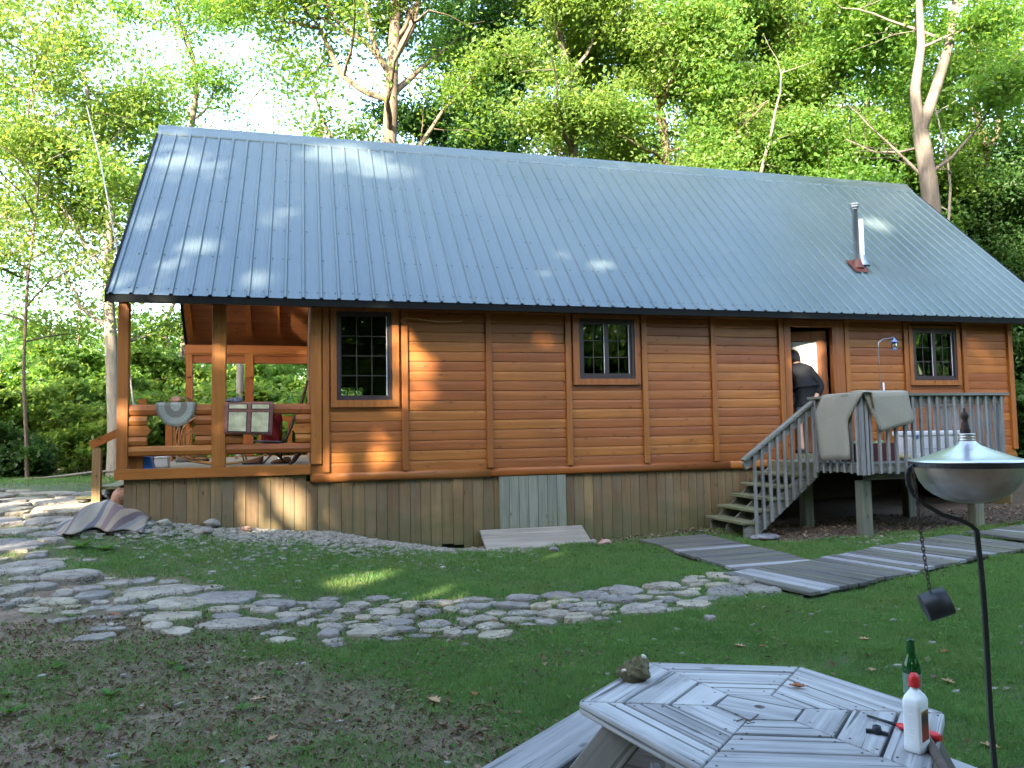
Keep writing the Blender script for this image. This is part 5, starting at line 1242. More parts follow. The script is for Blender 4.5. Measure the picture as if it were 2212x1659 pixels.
tag(MB().ico((p[0], .0, .862), .105, 3, .10, .42, 22, sy=.6).build('stone', 'stone_slate'), 'flat dark grey stone with a pale vein weighing down the panel mat', 'stone')
# bentwood rocking chair
flat('bentwood', (.36, .19, .07), .4, .2, 12); flat('cane', (.40, .27, .13), .7, .2, 60)
rc_ = thing('rocking_chair', 'bentwood rocking chair with curved rockers on the porch', 'chair', (1.85, 1.15, -.012)); fz = -.012
def arc(cx, cz, r, t0, t1, y, n_=14, ex=1.0): return [(cx+r*ex*math.cos(t0+(t1-t0)*i/n_), y, cz+r*math.sin(t0+(t1-t0)*i/n_)) for i in range(n_+1)]
for yy in (.90, 1.40):
    MB().tube(arc(1.92, fz+1.514, 1.5, -math.pi/2-.44, -math.pi/2+.46, yy), .014, 6).build('rocker', 'bentwood', rc_)
    MB().tube(arc(1.62, fz+.40, .31, .2, 5.0, yy, 20), .013, 6).build('side_loop', 'bentwood', rc_)
    MB().tube(arc(1.62, fz+.34, .20, .3, 4.8, yy, 16), .011, 6).build('side_loop', 'bentwood', rc_)
    MB().tube([(1.50, yy, fz+.05), (1.72, yy, fz+.42), (2.10, yy, fz+.44), (2.22, yy, fz+.05)], .013, 6).build('leg_frame', 'bentwood', rc_)
    MB().tube([(1.90, yy, fz+.43), (2.12, yy, fz+.60), (2.32, yy, fz+.62), (2.40, yy, fz+.5), (2.30, yy, fz+.40)], .012, 6).build('arm', 'bentwood', rc_)
for xx in (1.35, 2.10, 2.45): MB().tube([(xx, .90, fz+.09+.33*(xx-1.92)**2*.3), (xx, 1.40, fz+.09+.33*(xx-1.92)**2*.3)], .010, 6).build('stretcher', 'bentwood', rc_)
MB().box(1.72, 2.14, .915, 1.385, fz+.425, fz+.445).build('seat', 'cane', rc_)
MB().obox((1.70, 1.15, fz+.44), (1.42, 1.15, fz+.98), .46, .02, (1, 0, .3)).build('backrest', 'cane', rc_)
# folding chair with dark straps and red cloth
flat('strap', (.09, .12, .17), .6, .15, 60); flat('red_cloth', (.30, .02, .03), .8, .25, 12); flat('leather_brown', (.15, .065, .028), .6, .25, 14); flat('leather_black', (.025, .026, .03), .5, .2, 14); flat('bin_blue', (.012, .13, .42), .4, .1); flat('white_plastic', (.75, .75, .73), .45, .05)
fc = thing('folding_chair', 'black folding chair with dark strap back on the porch by wall', 'chair', (2.72, 1.0, -.012))
for yy in (.78, 1.22):
    MB().tube([(2.36, yy, fz+.33), (2.72, yy, fz+.31), (2.80, yy, fz+.36), (3.02, yy, fz+.92)], .012, 6).build('frame_rail', 'iron', fc)
    MB().tube([(2.46, yy, fz+.002), (2.78, yy, fz+.33)], .011, 6).build('leg', 'iron', fc); MB().tube([(2.80, yy, fz+.002), (2.46, yy, fz+.33)], .011, 6).build('leg', 'iron', fc)
for yy in (.84, 1.0, 1.16):
    MB().obox((2.74, yy, fz+.34), (3.01, yy, fz+.90), .10, .006, (1, 0, -.4)).build('strap', 'strap', fc)
    MB().obox((2.36, yy, fz+.342), (2.73, yy, fz+.322), .10, .006, (0, 0, 1)).build('strap', 'strap', fc)
for t in (.35, .75): MB().tube([(2.80+.22*t, .78, fz+.36+.56*t), (2.80+.22*t, 1.22, fz+.36+.56*t)], .009, 6).build('cross_bar', 'iron', fc)
rows = [[(2.50+.10*j/6, 1.42+.02*math.sin(i*1.3+j), fz+.28+.50*i/8) for j in range(7)] for i in range(9)]
rows = [[(2.42+.30*j/6, 1.44+.03*math.sin(i*1.1+j*1.7), fz+.26+.52*i/8) for j in range(7)] for i in range(9)]
rdm = MB(); thick_patch(rdm, rows, .012); rdo = thing('camp_chair', 'red cloth camp chair standing behind the black folding chair', 'chair', (2.57, 1.5, fz))
rdm.build('backrest', 'red_cloth', rdo); MB().box(2.42, 2.72, 1.46, 1.80, fz+.27, fz+.285).build('seat', 'red_cloth', rdo)
for xx, yy in ((2.43, 1.45), (2.71, 1.45), (2.43, 1.79), (2.71, 1.79)): MB().tube([(xx, yy, fz+.001), (xx, yy, fz+(.78 if yy < 1.5 else .28))], .009, 5).build('leg', 'iron', rdo)
def shoe(x, y, ang, mat, label, L=.28):
    root = thing('shoe', label, 'shoe', (x, y, fz), Matrix.Rotation(ang, 3, 'Z'), group='shoes on the porch floor')
    m_ = MB(); P = []; n_ = 9
    prof = [(0, .075, .032), (.10, .085, .036), (.25, .075, .036), (.42, .066, .034), (.60, .056, .040), (.78, .045, .044), (.92, .034, .036), (1.0, .018, .016)]
    for u, h, w in prof:
        for k in range(n_): t = math.pi*k/(n_-1); P.append((u*L-L*.5, w*math.cos(t), .022+(h-.01)*math.sin(t)**.8))
    m_.add(P, [(i*n_+k, i*n_+k+1, (i+1)*n_+k+1, (i+1)*n_+k) for i in range(len(prof)-1) for k in range(n_-1)]+[tuple(range(n_))[::-1]], True); m_.build('upper', mat, root, local=True)
    s_ = MB(); out = [(-.5*L, -.03), (-.52*L, 0), (-.5*L, .03), (0, .036), (.3*L, .043), (.46*L, .03), (.515*L, 0), (.46*L, -.03), (.3*L, -.043), (0, -.036)]
    s_.prism(out, lambda u, v, w: (u, v, w), .0005, .024); s_.build('sole', 'leather_black', root, local=True)
    c_ = MB(); c_.lathe([(.026, .080), (.030, .088), (.026, .094)], (-.30*L, 0, 0), 12, sx=1.5); c_.build('collar', mat, root, local=True)
def onPF(cx, cy): return onZ(*c1(cx, cy), fz)
for (cx, cy, a, mt, lb) in ((575, 1205, -.4, 'leather_black', 'dark trainer on porch floor left of the middle post'), (690, 1200, .5, 'leather_black', 'dark shoe on porch floor closest to the middle post'), (1040, 1219, 2.9, 'leather_brown', 'brown leather shoe under porch rail below the panel mat'), (1240, 1214, 3.4, 'leather_brown', 'brown leather shoe in front of the white dish')):
    p = onPF(cx, cy); shoe(p[0], max(p[1], .14), a, mt, lb)
p = onPF(1252, 1190); tag(MB().lathe([(.0, .002), (.05, .003), (.055, .01), (.075, .045), (.08, .046), (.06, .012), (.0, .010)], (p[0], p[1], fz), 18).build('dish', 'white_plastic'), 'white dish on porch floor beside the curved driftwood', 'dish')
# blue bin upside down
bb = thing('bin', 'blue plastic bin upside down in the porch corner', 'bin', (1.06, .22, fz))
p0, p1 = onY(*c1(190, 1245), .15), onY(*c1(357, 1240), .15); cxb = (p0[0]+p1[0])/2; wb = (p1[0]-p0[0])/2
MB().lathe([(wb*.66, .0), (wb*.66, .001)], (cxb, .26, fz), 4) 
m_ = MB(); z0_, z1_ = .001, .155
m_.add([(cxb+a*wb*s_, .27+b*.13*s_, fz+z) for z, s_ in ((z0_, 1.0), (z0_+.03, .93), (z1_-.01, .76), (z1_, .72)) for a, b in ((-1, -1), (1, -1), (1, 1), (-1, 1))], [(r*4+i, r*4+(i+1) % 4, r*4+4+(i+1) % 4, r*4+4+i) for r in range(3) for i in range(4)]+[(12, 13, 14, 15)]); m_.build('body', 'bin_blue', bb, bevel=.012)
MB().box(cxb-wb*.72, cxb+wb*.72, .17, .37, fz+z1_-.005, fz+z1_+.008).build('foot_ring', 'bin_blue', bb, bevel=.003)
a, b = onY(*c1(372, 1213), .75), onY(*c1(468, 1160), .75)
wbx = thing('container', 'white plastic container on porch floor beside the blue bin', 'container', ((a[0]+b[0])/2, .8, fz))
MB().box(a[0], b[0], .68, .86, fz+.001, fz+.13).build('body', 'white_plastic', wbx, bevel=.012); MB().box(a[0]-.008, b[0]+.008, .672, .868, fz+.131, fz+.148).build('lid', 'white_plastic', wbx, bevel=.005)
# driftwood staff leaning on the wall, curved at its foot
bark_mat('driftwood', (.06, .04, .03), (.11, .075, .055), (.17, .125, .09))
f0 = onPF(1300, 1212); m_ = MB().tube([(2.84, .42, fz+.002), (2.90, .42, fz+.05), (2.96, .43, fz+.14), (2.97, .44, fz+.30), (2.97, .44, .6), (3.00, .42, .82), (3.05, .40, 1.0), (3.092, .38, 1.16)], [.016, .034, .040, .036, .030, .026, .022, .016], 8)
tag(m_.build('driftwood_staff', 'driftwood'), 'dark crooked driftwood staff leaning in porch corner by the wall', 'staff')
# thin pole beside the porch
pts = [tuple(onY(x, y, 2.0)) for x, y in ((300, 1045), (289, 875), (280, 806), (252, 530), (217, 350), (187, 228))]; pts[0] = (pts[0][0], 2.0, gz(pts[0][0], 2.0)-.05)
flat('alu', (.55, .58, .6), .35, .1, Metallic=.6)
tag(MB().tube(pts, [.016, .015, .014, .012, .010, .006], 7).build('mast', 'alu'), 'thin pale mast leaning left beside the porch, rising past roof corner', 'mast')
flat('green_plastic', (.02, .30, .12), .4)
p = onY(*c1(237, 810), .12)
bt = thing('spray_bottle', 'small bottle with green cap behind the porch rail', 'bottle', (p[0], .12, .30)); 
MB().lathe([(.0, .001), (.028, .001), (.030, .02), (.030, .42), (.014, .47), (.014, .50)], (p[0], .14, .30-.013), 12).build('body', 'pipe_white', bt); MB().lathe([(.018, .48), (.018, .545), (.012, .55), (.0, .55)], (p[0], .14, .30-.013), 12).build('cap', 'green_plastic', bt)
MB().box(p[0]-.06, p[0]+.10, .09, .19, fz+.001, .285).build('stand', 'stain_z', bt)
# striped blanket over a rock by the porch corner
def blanket_mat():
    m, nt, o = newmat('striped_blanket'); n = N(nt)
    s = n('SeparateXYZ', {0: n('TexCoord').outputs['Object']}); w = n.noise(n.coords((3, 3, 3), 0), 1.0, 3)
    u = n.math('ADD', n.math('MULTIPLY', s.outputs[0], .95), n.math('ADD', n.math('MULTIPLY', s.outputs[1], -.45), n.math('MULTIPLY', w, .05)))
    t = n.math('FRACT', n.math('ADD', n.math('MULTIPLY', u, 2.1), 5.13))
    c = n.ramp(t, [(0, (.27, .24, .19)), (.20, (.10, .105, .125)), (.33, (.26, .22, .17)), (.50, (.17, .115, .115)), (.66, (.27, .215, .15)), (.80, (.115, .08, .085)), (.92, (.20, .19, .18))], 'CONSTANT')
    f = n.noise(n.coords((120, 120, 120), 0), 1.0, 2); c = n.mix(n.rng(f, .4, .7, 0, .3), c, (.12, .10, .09)); principled(n, o, c, .95, f, .8, .004)
blanket_mat()
bc = onG(228, 1142); bx0, by0 = bc[0], bc[1]
def bl_h(u, v):
    r1 = math.exp(-(((u+.10)/.26)**2+((v-.02)/.24)**2)); r2 = math.exp(-(((u-.27)/.20)**2+((v-.05)/.2)**2))
    return .30*r1+.12*r2+.028*math.sin(11*u+7*v)*(.3+r1)+.020*math.sin(21*u-9*v+1)*(.4+r1)+.026*abs(math.sin(7*u-3*v))
rows = []
for j in range(22):
    v = -.30+.60*j/21; row = []
    for i in range(36):
        t = i/35; hw = .60*(1-.25*abs(v+.05))+.05*math.sin(6*v); u = -.54+.98*t; vv = v+.07*math.sin(5*t*3.1+.6)
        X, Y = bx0+u, by0+vv+.12*t; row.append((X, Y, gz(X, Y)+.012+bl_h(u, v)))
    rows.append(row)
# a fold gap at the front showing the rock underneath
blk = MB(); thick_patch(blk, rows, .014); tag(blk.build('blanket', 'striped_blanket'), 'faded striped blanket thrown over a rock at porch corner', 'blanket')
tag(MB().ico((bx0-.07, by0+.03, gz(bx0, by0)+.03), .14, 3, .12, .75, 31).build('rock', 'boulder_pink'), 'rock hidden under the striped blanket', 'rock')
# fallen branch at the edge of the clearing
p = onG(170, 1034); tag(MB().tube([(p[0]-1.3, p[1]-.6, p[2]+.03), (p[0]-.5, p[1]-.2, p[2]+.06), (p[0]+.3, p[1], p[2]+.14), (p[0]+1.2, p[1]+.2, p[2]+.16), (p[0]+2.0, p[1]+.3, p[2]+.12)], [.015, .03, .035, .03, .02], 6).build('fallen_branch', 'bark_pale'), 'pale fallen branch at edge of the clearing left of porch', 'branch')
# ------------------------------------------------------------------ picnic table
wood('table_wood', 0, (.30, .30, .30), (.16, .16, .163), (.45, .45, .45), tint=.16, rough=.8, cracks=.85, knots=True, contrast=1.3, patch=(.45, .45, .445))
wood('bench_wood', 0, (.27, .273, .277), (.19, .19, .192), (.34, .343, .347), tint=.08, rough=.8, cracks=.6)
wood('leg_wood', 0, (.215, .208, .195), (.145, .14, .13), (.28, .272, .255), tint=.10, rough=.8, cracks=.5)
flat('bolt', (.02, .02, .02), .5)
TC = Vector((4.634, -8.225, -.644)); TN = Vector((.04, .011, 1)).normalized(); TA = 2.839; TR = .66; HT = .735
rotT = Vector((0, 0, 1)).rotation_difference(TN).to_matrix()
tb = thing('picnic_table', 'hexagonal weathered grey wooden picnic table with attached benches', 'table', TC-TN*HT, rotT)
def put(mesh_o, parent, mloc): mesh_o.parent = parent; mesh_o.matrix_local = mloc; return mesh_o
c30 = math.cos(math.pi/6); AP = TR*c30; t30 = math.tan(math.pi/6)
rings = [(.134+.008, .2775), (.2895, .4245), (.4355, AP)]
plm = []
for ri, (a0, a1) in enumerate(rings):
    m_ = MB(); g_ = .003
    P = [(-(a0*t30-g_), a0), (a0*t30-g_, a0), (a1*t30-g_, a1), (-(a1*t30-g_), a1)]
    m_.prism(P, lambda u, v, w: (u, v, w), -.045, 0); o = m_.build('plank', 'table_wood', None, local=True, bevel=.005 if ri < 2 else .008, seg=2); plm.append(o)
for k in range(6):
    a = TA-(k+.5)*math.pi/3           # outward direction of side k
    for ri in range(3):
        o = plm[ri] if k == 0 else plm[ri].copy()
        if k: COL.objects.link(o)
        put(o, tb, Matrix.Translation((0, 0, HT+random.uniform(-.0015, .0015))) @ Matrix.Rotation(a-math.pi/2, 4, 'Z'))
m_ = MB(); oc = [(.134/c30*math.cos(math.pi/6*i+math.pi/6)*(1 if i % 2 == 0 else c30), .134/c30*math.sin(math.pi/6*i+math.pi/6)*(1 if i % 2 == 0 else c30)) for i in range(12)]
ic = [(.02*math.cos(math.pi/6*i+math.pi/6), .02*math.sin(math.pi/6*i+math.pi/6)) for i in range(12)]
vs = [(x, y, z) for z in (-.038, 0) for (x, y) in oc+ic]; fs = []
for i in range(12):
    j = (i+1) % 12; fs += [(24+i, 24+j, 36+j, 36+i), (i, 12+i, 12+j, j), (i, j, 24+j, 24+i), (12+i, 36+i, 36+j, 12+j)]
m_.add(vs, fs); put(m_.build('centre_board', 'table_wood', None, local=True), tb, Matrix.Translation((0, 0, HT)) @ Matrix.Rotation(TA-math.pi/6+.0, 4, 'Z'))
nails = MB()
for k in range(6):
    a = TA-k*math.pi/3
    for r_ in (.20, .30, .36, .46, .53, .62):
        for s_ in (-1, 1):
            aa = a+s_*.035/r_; nails.lathe([(.0045, .0), (.0045, .0012), (.0, .0014)], (r_*math.cos(aa), r_*math.sin(aa), HT-.0002), 6)
tag(put(nails.build('nails', 'bolt', None, local=True), tb, Matrix()), kind='stuff')
for k in range(3):      # frame under the top
    a = TA-k*math.pi/3; put(MB().box(-.57, .57, -.02, .02, -.14-.012*k, -.04-.0005*k).build('bearer', 'leg_wood', None, local=True), tb, Matrix.Translation((0, 0, HT)) @ Matrix.Rotation(a, 4, 'Z'))
for k in (0, 2, 4):
    a = TA-(k+.5)*math.pi/3; Rz = Matrix.Rotation(a-math.pi/2, 4, 'Z')
    put(MB().box(-.66, .66, .70, .95, .40, .438).build('bench_seat', 'bench_wood', None, local=True, bevel=.007), tb, Rz)
    for s_ in (-1, 1):
        put(MB().box(-.34, .9, -.02, .02, -.065, .065).build('bench_bearer', 'leg_wood', None, local=True, bevel=.004), tb, Rz @ Matrix.Translation((s_*.33, 0, .332)) @ Matrix.Rotation(math.pi/2, 4, 'Z'))
        L = math.hypot(.52, .69); an = math.atan2(-.69, .52)
        lg = put(MB().box(0, L, -.019, .019, -.068, .068).build('leg', 'leg_wood', None, local=True, bevel=.004), tb, Rz @ Matrix.Translation((s_*.372, .36, HT-.045)) @ Matrix.Rotation(math.pi/2, 4, 'Z') @ Matrix.Rotation(-an, 4, 'Y'))
        for dz in (-.02, .02):
            m_ = MB().lathe([(.012, .0), (.012, .008), (.006, .012), (.0, .012)], (0, 0, 0), 8); put(m_.build('bolt', 'bolt', None, local=True), tb, Rz @ Matrix.Translation((s_*.392+(.0 if s_ > 0 else .0), .62+dz*2, .335)) @ Matrix.Rotation(s_*math.pi/2, 4, 'Y'))
def onT(x, y, h=0.0):
    d = ray(x, y); n_ = np.array(TN); c = np.array(TC)+n_*h; return CAM+d*((c-CAM)@n_)/(d@n_)
def crB(x, y): return ((3150+x/3.318)*.57604, (2380+y/3.318)*.57604)
# rock on table
stone_mat('stone_olive', (.10, .085, .04), (.17, .15, .075), (.24, .21, .12)); flat('shell_white', (.62, .58, .50), .7)
p = onT(*c4(600, 522)); rk = thing('rock', 'broken olive-brown rock with jagged top on the corner of table', 'rock', p)
bm = MB().ico((0, 0, 0), .060, 4, .16, .88, 43, smooth=False); vv = []; rr_ = random.Random(8)
for v in bm.v:
    x, y, z = v; cut = .030+.55*x+.010*math.sin(170*x)+.010*math.sin(210*y+1)
    k = 1+.06*math.sin(70*x+50*z)+.05*math.sin(110*y-80*z)+.03*math.sin(210*z+130*x)+rr_.uniform(-.012, .012)
    zz = z*k
    if zz > cut: zz = cut-.25*(zz-cut)
    vv.append((p[0]+x*k, p[1]+y*k, p[2]+.046+zz))
bm.v = vv; bm.build('body', 'stone_olive', rk)
ed = MB()
for (dx, dy, dz, r_) in ((-.052, -.012, .048, .010), (.034, -.012, .093, .010), (.010, -.025, .080, .008), (-.025, -.03, .062, .007)): ed.ico((p[0]+dx, p[1]+dy, p[2]+dz), r_, 2, .3, .8, int(dz*1000))
ed.build('broken_edge', 'shell_white', rk)
p = onT(*c4(1278, 552), .002); fallen(0, 0, .075, 1.1, 'leaf_rust', 'reddish dry oak leaf lying on the tabletop', 61, p=p, up=.004)
tw = [onT(*c4(*q), .004) for q in ((1020, 690), (1050, 680), (1075, 690), (1110, 662))]; tg = thing('twig', 'small forked twig on tabletop beside the centre board', 'twig', tw[1])
MB().tube([tuple(q) for q in tw], .0022, 5).build('stem', 'bark_brown', tg); MB().tube([tuple(onT(*c4(1055, 682), .004)), tuple(onT(*c4(1065, 700), .008)), tuple(onT(*c4(1095, 695), .012))], .0016, 5).build('side_shoot', 'bark_brown', tg)
# green bottle
m, nt, o_ = newmat('bottle_green'); n = N(nt); principled(n, o_, (.02, .30, .06), .05, Transmission_Weight=.85, IOR=1.5)
p = onT(1973, 1520); gbz = p
gb_ = thing('beer_bottle', 'green glass bottle standing at the edge of tabletop', 'bottle', p)
MB().lathe([(.0, .004), (.026, .001), (.031, .006), (.0315, .13), (.030, .145), (.022, .165), (.0165, .18), (.0135, .222), (.0145, .226), (.0145, .236), (.0115, .238), (.0115, .225), (.014, .18), (.027, .145), (.0285, .13), (.0285, .01), (.0, .008)], tuple(p), 24).build('glass', 'bottle_green', gb_)
flat('label_paper', (.12, .20, .15), .5, .2, 40); MB().lathe([(.0319, .04), (.0319, .115)], tuple(p), 24).build('label', 'label_paper', gb_)
# white fluid bottle
flat('hdpe_white', (.78, .80, .82), .42, .03, Subsurface_Weight=.0); flat('cap_red', (.55, .018, .022), .4, .06)
def fluid_label():
    m, nt, o = newmat('fluid_label'); n = N(nt); s = n('SeparateXYZ', {0: n('TexCoord').outputs['Object']})
    f = n.noise(n.coords((22, 22, 22), 0), 1.0, 4, .7); h = n.math('ADD', s.outputs[2], n.rng(f, .2, .8, -.04, .04))
    c = n.ramp(n.rng(h, .03, .19), [(0, (.04, .03, .02)), (.12, (.30, .03, .015)), (.42, (.20, .025, .012)), (.58, (.05, .02, .012)), (.72, (.028, .016, .012)), (.80, (.45, .20, .03)), (.86, (.02, .015, .012))])
    principled(n, o, c, .35)
fluid_label()
p = onT(*crB(965, 1440)); fbz = Matrix.Rotation(math.radians(-64), 3, 'Z')
fb = thing('fluid_bottle', 'white plastic lighter-fluid bottle with red cap on the tabletop', 'bottle', p, fbz*.80)
def rrect(hx_, hy_, r, n_=4):
    out = []
    for cx, cy, a0 in ((hx_-r, hy_-r, 0), (-hx_+r, hy_-r, 1), (-hx_+r, -hy_+r, 2), (hx_-r, -hy_+r, 3)):
        for i in range(n_+1): t = math.pi/2*(a0+i/n_); out.append((cx+r*math.cos(t), cy+r*math.sin(t)))
    return out
def loft(mb, secs, smooth=True, cap=True):
    k = len(secs[0]); vs = [v for s_ in secs for v in s_]; fs = [(r*k+i, r*k+(i+1) % k, (r+1)*k+(i+1) % k, (r+1)*k+i) for r in range(len(secs)-1) for i in range(k)]
    mb.add(vs, fs, smooth); b = len(mb.v)-len(vs)
    if cap: mb.f += [tuple(b+i for i in reversed(range(k))), tuple(len(mb.v)-k+i for i in range(k))]; mb.sm += [False, False]
    return mb
HX, HY = .034, .047
secs = [[(x, y, z) for x, y in rrect(HX*s_, HY*s2, min(HX*s_, HY*s2)*rr_)] for z, s_, s2, rr_ in ((.001, .90, .92, .4), (.008, 1, 1, .35), (.030, 1, 1, .33), (.040, .97, .97, .33), (.165, .97, .97, .33), (.175, 1.0, 1.0, .35), (.198, 1.0, 1.0, .45), (.212, .90, .84, .6), (.236, .48, .36, .98), (.242, .44, .32, .99), (.252, .44, .32, .99))]
loft(MB(), secs).build('body', 'hdpe_white', fb, local=True)
lbm = MB(); lbm.add([(HX*.97+.0008, y, z) for z in (.046, .160) for y in (-HY*.68, HY*.68)]+[(HX*.97-.002, y, z) for z in (.046, .160) for y in (-HY*.68, HY*.68)], [(0, 1, 3, 2), (4, 6, 7, 5), (0, 2, 6, 4), (1, 5, 7, 3), (0, 4, 5, 1), (2, 3, 7, 6)]); lbm.build('label', 'fluid_label', fb, local=True)
for i in range(5): MB().box(-HX*.35, HX*.35, -HY*.97-.0015, -HY*.97+.002, .042+i*.026, .0445+i*.026).build('level_mark', 'hdpe_white', fb, local=True)
cp = MB().lathe([(.0205, .246), (.0215, .250), (.0215, .268), (.019, .285), (.013, .296), (.0, .299)], (0, 0, 0), 20)
cp.build('cap', 'cap_red', fb, local=True)
# barbecue lighter
a, b, c = onT(*crB(340, 1008), .008), onT(*crB(712, 1125), .010), onT(*crB(1255, 1290), .014)
lt = thing('lighter', 'red-handled barbecue lighter with long black barrel on the tabletop', 'lighter', b)
MB().tube([tuple(a), tuple(b)], [.0045, .0055], 8).build('barrel', 'iron', lt)
d_ = (c-b); MB().tube([tuple(b), tuple(b+d_*.08), tuple(b+d_*.3), tuple(b+d_*.55), tuple(b+d_*.9), tuple(c)], [.007, .011, .011, .013, .016, .010], 10).build('handle', 'cap_red', lt)
MB().tube([tuple(b+d_*.12+np.array([0, 0, .004])), tuple(b+d_*.3+np.array([0, 0, .009]))], .005, 6).build('trigger', 'iron', lt)
# black wing knob
p = onT(*crB(462, 1235)); kn = thing('wing_knob', 'black plastic wing knob lying on the tabletop', 'knob', p)
q0_, q1_ = onT(*crB(322, 1195), .006), onT(*crB(605, 1245), .006)
MB().lathe([(.0, .001), (.013, .001), (.015, .012), (.013, .026), (.008, .028), (.008, .012), (.0, .012)], tuple(p), 14).build('hub', 'iron', kn)
for q in (q0_, q1_): MB().obox(tuple(p+np.array([0, 0, .008])), tuple(q), .010, .012).build('wing', 'iron', kn)
# wooden handle
bark_mat('handle_wood', (.06, .045, .035), (.10, .075, .06), (.15, .12, .10))
a, b = onT(1986, 1566, .015), onT(2046, 1672, .015); e = b+(b-a)*.35
tag(MB().tube([tuple(a), tuple(a*.5+b*.5), tuple(b), tuple(e)], [.013, .014, .0145, .015], 10).build('wooden_handle', 'handle_wood'), 'dark wooden stick lying across table edge beside the white bottle', 'stick')
# ------------------------------------------------------------------ garden torch
def crT(x, y): return ((3380+x/3.191)*.57604, (1480+y/3.191)*.57604)
def crW(x, y): return ((2600+x/1.784)*.57604, (1850+y/1.784)*.57604)
TD = 2.1; tc = far(*crT(800, 800), TD)
m, nt, o_ = newmat('torch_steel'); n = N(nt); f = n.noise(n.coords((6, 6, 10), 0), 1.0, 4); s_ = n.noise(n.coords((90, 90, 90), 0), 1.0, 2)
z_ = n('SeparateXYZ', {0: n('TexCoord').outputs['Object']}).outputs[2]
c_ = n.mix(n.rng(f, .4, .7, 0, .7), (.56, .54, .51), (.27, .20, .15)); principled(n, o_, c_, n.rng(f, .3, .7, .32, .46), None, Metallic=.9)
flat('torch_lid', (.62, .62, .62), .28, .06, 10, .03, Metallic=.9); flat('torch_black', (.018, .02, .026), .45, .2, 30); flat('torch_rust', (.05, .03, .025), .7, .4, 40)
to = thing('garden_torch', 'steel oil-bowl garden torch on black twisted hook stake', 'torch', (far(2165, 1800, TD)[0], far(2165, 1800, TD)[1], gz(far(2165, 1800, TD)[0], far(2165, 1800, TD)[1])))
rw_ = .1435
MB().lathe([(rw_-.012, .0), (rw_-.0125, -.012), (rw_-.015, -.032), (.122, -.052), (.108, -.073), (.088, -.090), (.062, -.103), (.035, -.110), (.0, -.113)], tuple(tc), 48).build('bowl', 'torch_steel', to)
MB().lathe([(rw_+.004, .0015), (rw_+.003, .005), (.125, .008), (.09, .020), (.055, .034), (.03, .045), (.0195, .056)], tuple(tc), 48).build('lid', 'torch_lid', to)
MB().lathe([(.0195, .055), (.0205, .057), (.0205, .061), (.019, .062), (.0205, .064), (.0205, .068), (.019, .069), (.0205, .071), (.0205, .076), (.0, .077)], tuple(tc), 24).build('collar', 'torch_steel', to)
MB().lathe([(.012, .076), (.013, .084), (.010, .092), (.009, .104), (.0065, .112), (.0095, .118), (.0105, .124), (.008, .132), (.003, .138), (.004, .143), (.0, .147)], (tc[0]-.004, tc[1], tc[2]), 14).build('finial', 'torch_rust', to)
MB().lathe([(rw_-.008, -.013), (rw_+.004, -.013), (rw_+.004, .0), (rw_-.008, .0), (rw_-.008, -.013)], tuple(tc), 48, smooth=False).build('ring', 'torch_black', to)
hp = [crT(150, 840), crT(95, 890), crT(72, 960), crT(85, 1080), crT(150, 1200), crT(270, 1310), crT(480, 1430), crT(690, 1490), crT(830, 1560), crW(1895, 250), crW(1912, 400), crW(1930, 560), crW(1950, 800), (2140, 1560), (2153, 1700), (2165, 1820), (2180, 2050), (2190, 2250)]
MB().tube([tuple(far(x, y, TD)) for x, y in hp], [.006]+[.0078]*(len(hp)-1), 4, smooth=False).build('hook_stake', 'torch_black', to)
# chain and snuffer
sn = thing('snuffer', 'black snuffer cup hanging on a chain from the torch', 'snuffer', far(*crW(1620, 830), TD))
cpth = [far(*crT(135, 870), TD-.01), far(*crT(175, 1120), TD-.012), far(*crT(195, 1330), TD-.012), far(*crW(1520, 250), TD-.012), far(*crW(1550, 450), TD-.012), far(*crW(1585, 665), TD-.012)]
cl = np.r_[0, np.cumsum([np.linalg.norm(b-a) for a, b in zip(cpth, cpth[1:])])]; ch = MB(); nL = int(cl[-1]/.0125)
for k in range(nL):
    s_ = (k+.5)/nL*cl[-1]; i = min(int(np.searchsorted(cl, s_)-1), len(cpth)-2); q = (s_-cl[i])/(cl[i+1]-cl[i]); p = cpth[i]*(1-q)+cpth[i+1]*q; d_ = Vector(cpth[i+1]-cpth[i]).normalized()
    w_ = d_.cross(Vector(FW if k % 2 else RT)).normalized(); ring = [Vector(p)+d_*(.0092*math.cos(t))+w_*(.0042*math.sin(t)) for t in [2*math.pi*j/10 for j in range(11)]]
    ch.tube(ring, .0013, 4, cap=False)
ch.build('chain', 'torch_rust', sn)
cA, cB = far(*crW(1543, 768), TD), far(*crW(1688, 706), TD); ax = Vector(cB-cA); u_ = ax.normalized(); v_ = Vector(FW)*-.35+Vector(UP)*.0; bse = Vector(cA)
ax = ax+Vector(FW)*-.012; u_ = ax.normalized(); e1 = u_.cross(Vector(FW)).normalized(); e2 = u_.cross(e1)
sec = []
for t, r_ in ((0, .0), (0, .036), (.04, .0375), (.5, .0375), (1.0, .0375), (1.0, .033), (.3, .032), (.25, 0)):
    sec.append([tuple(bse+ax*t+(e1*math.cos(a)+e2*math.sin(a))*r_) for a in [2*math.pi*j/28 for j in range(28)]])
loft(MB(), sec, cap=False).build('cup', 'torch_black', sn)
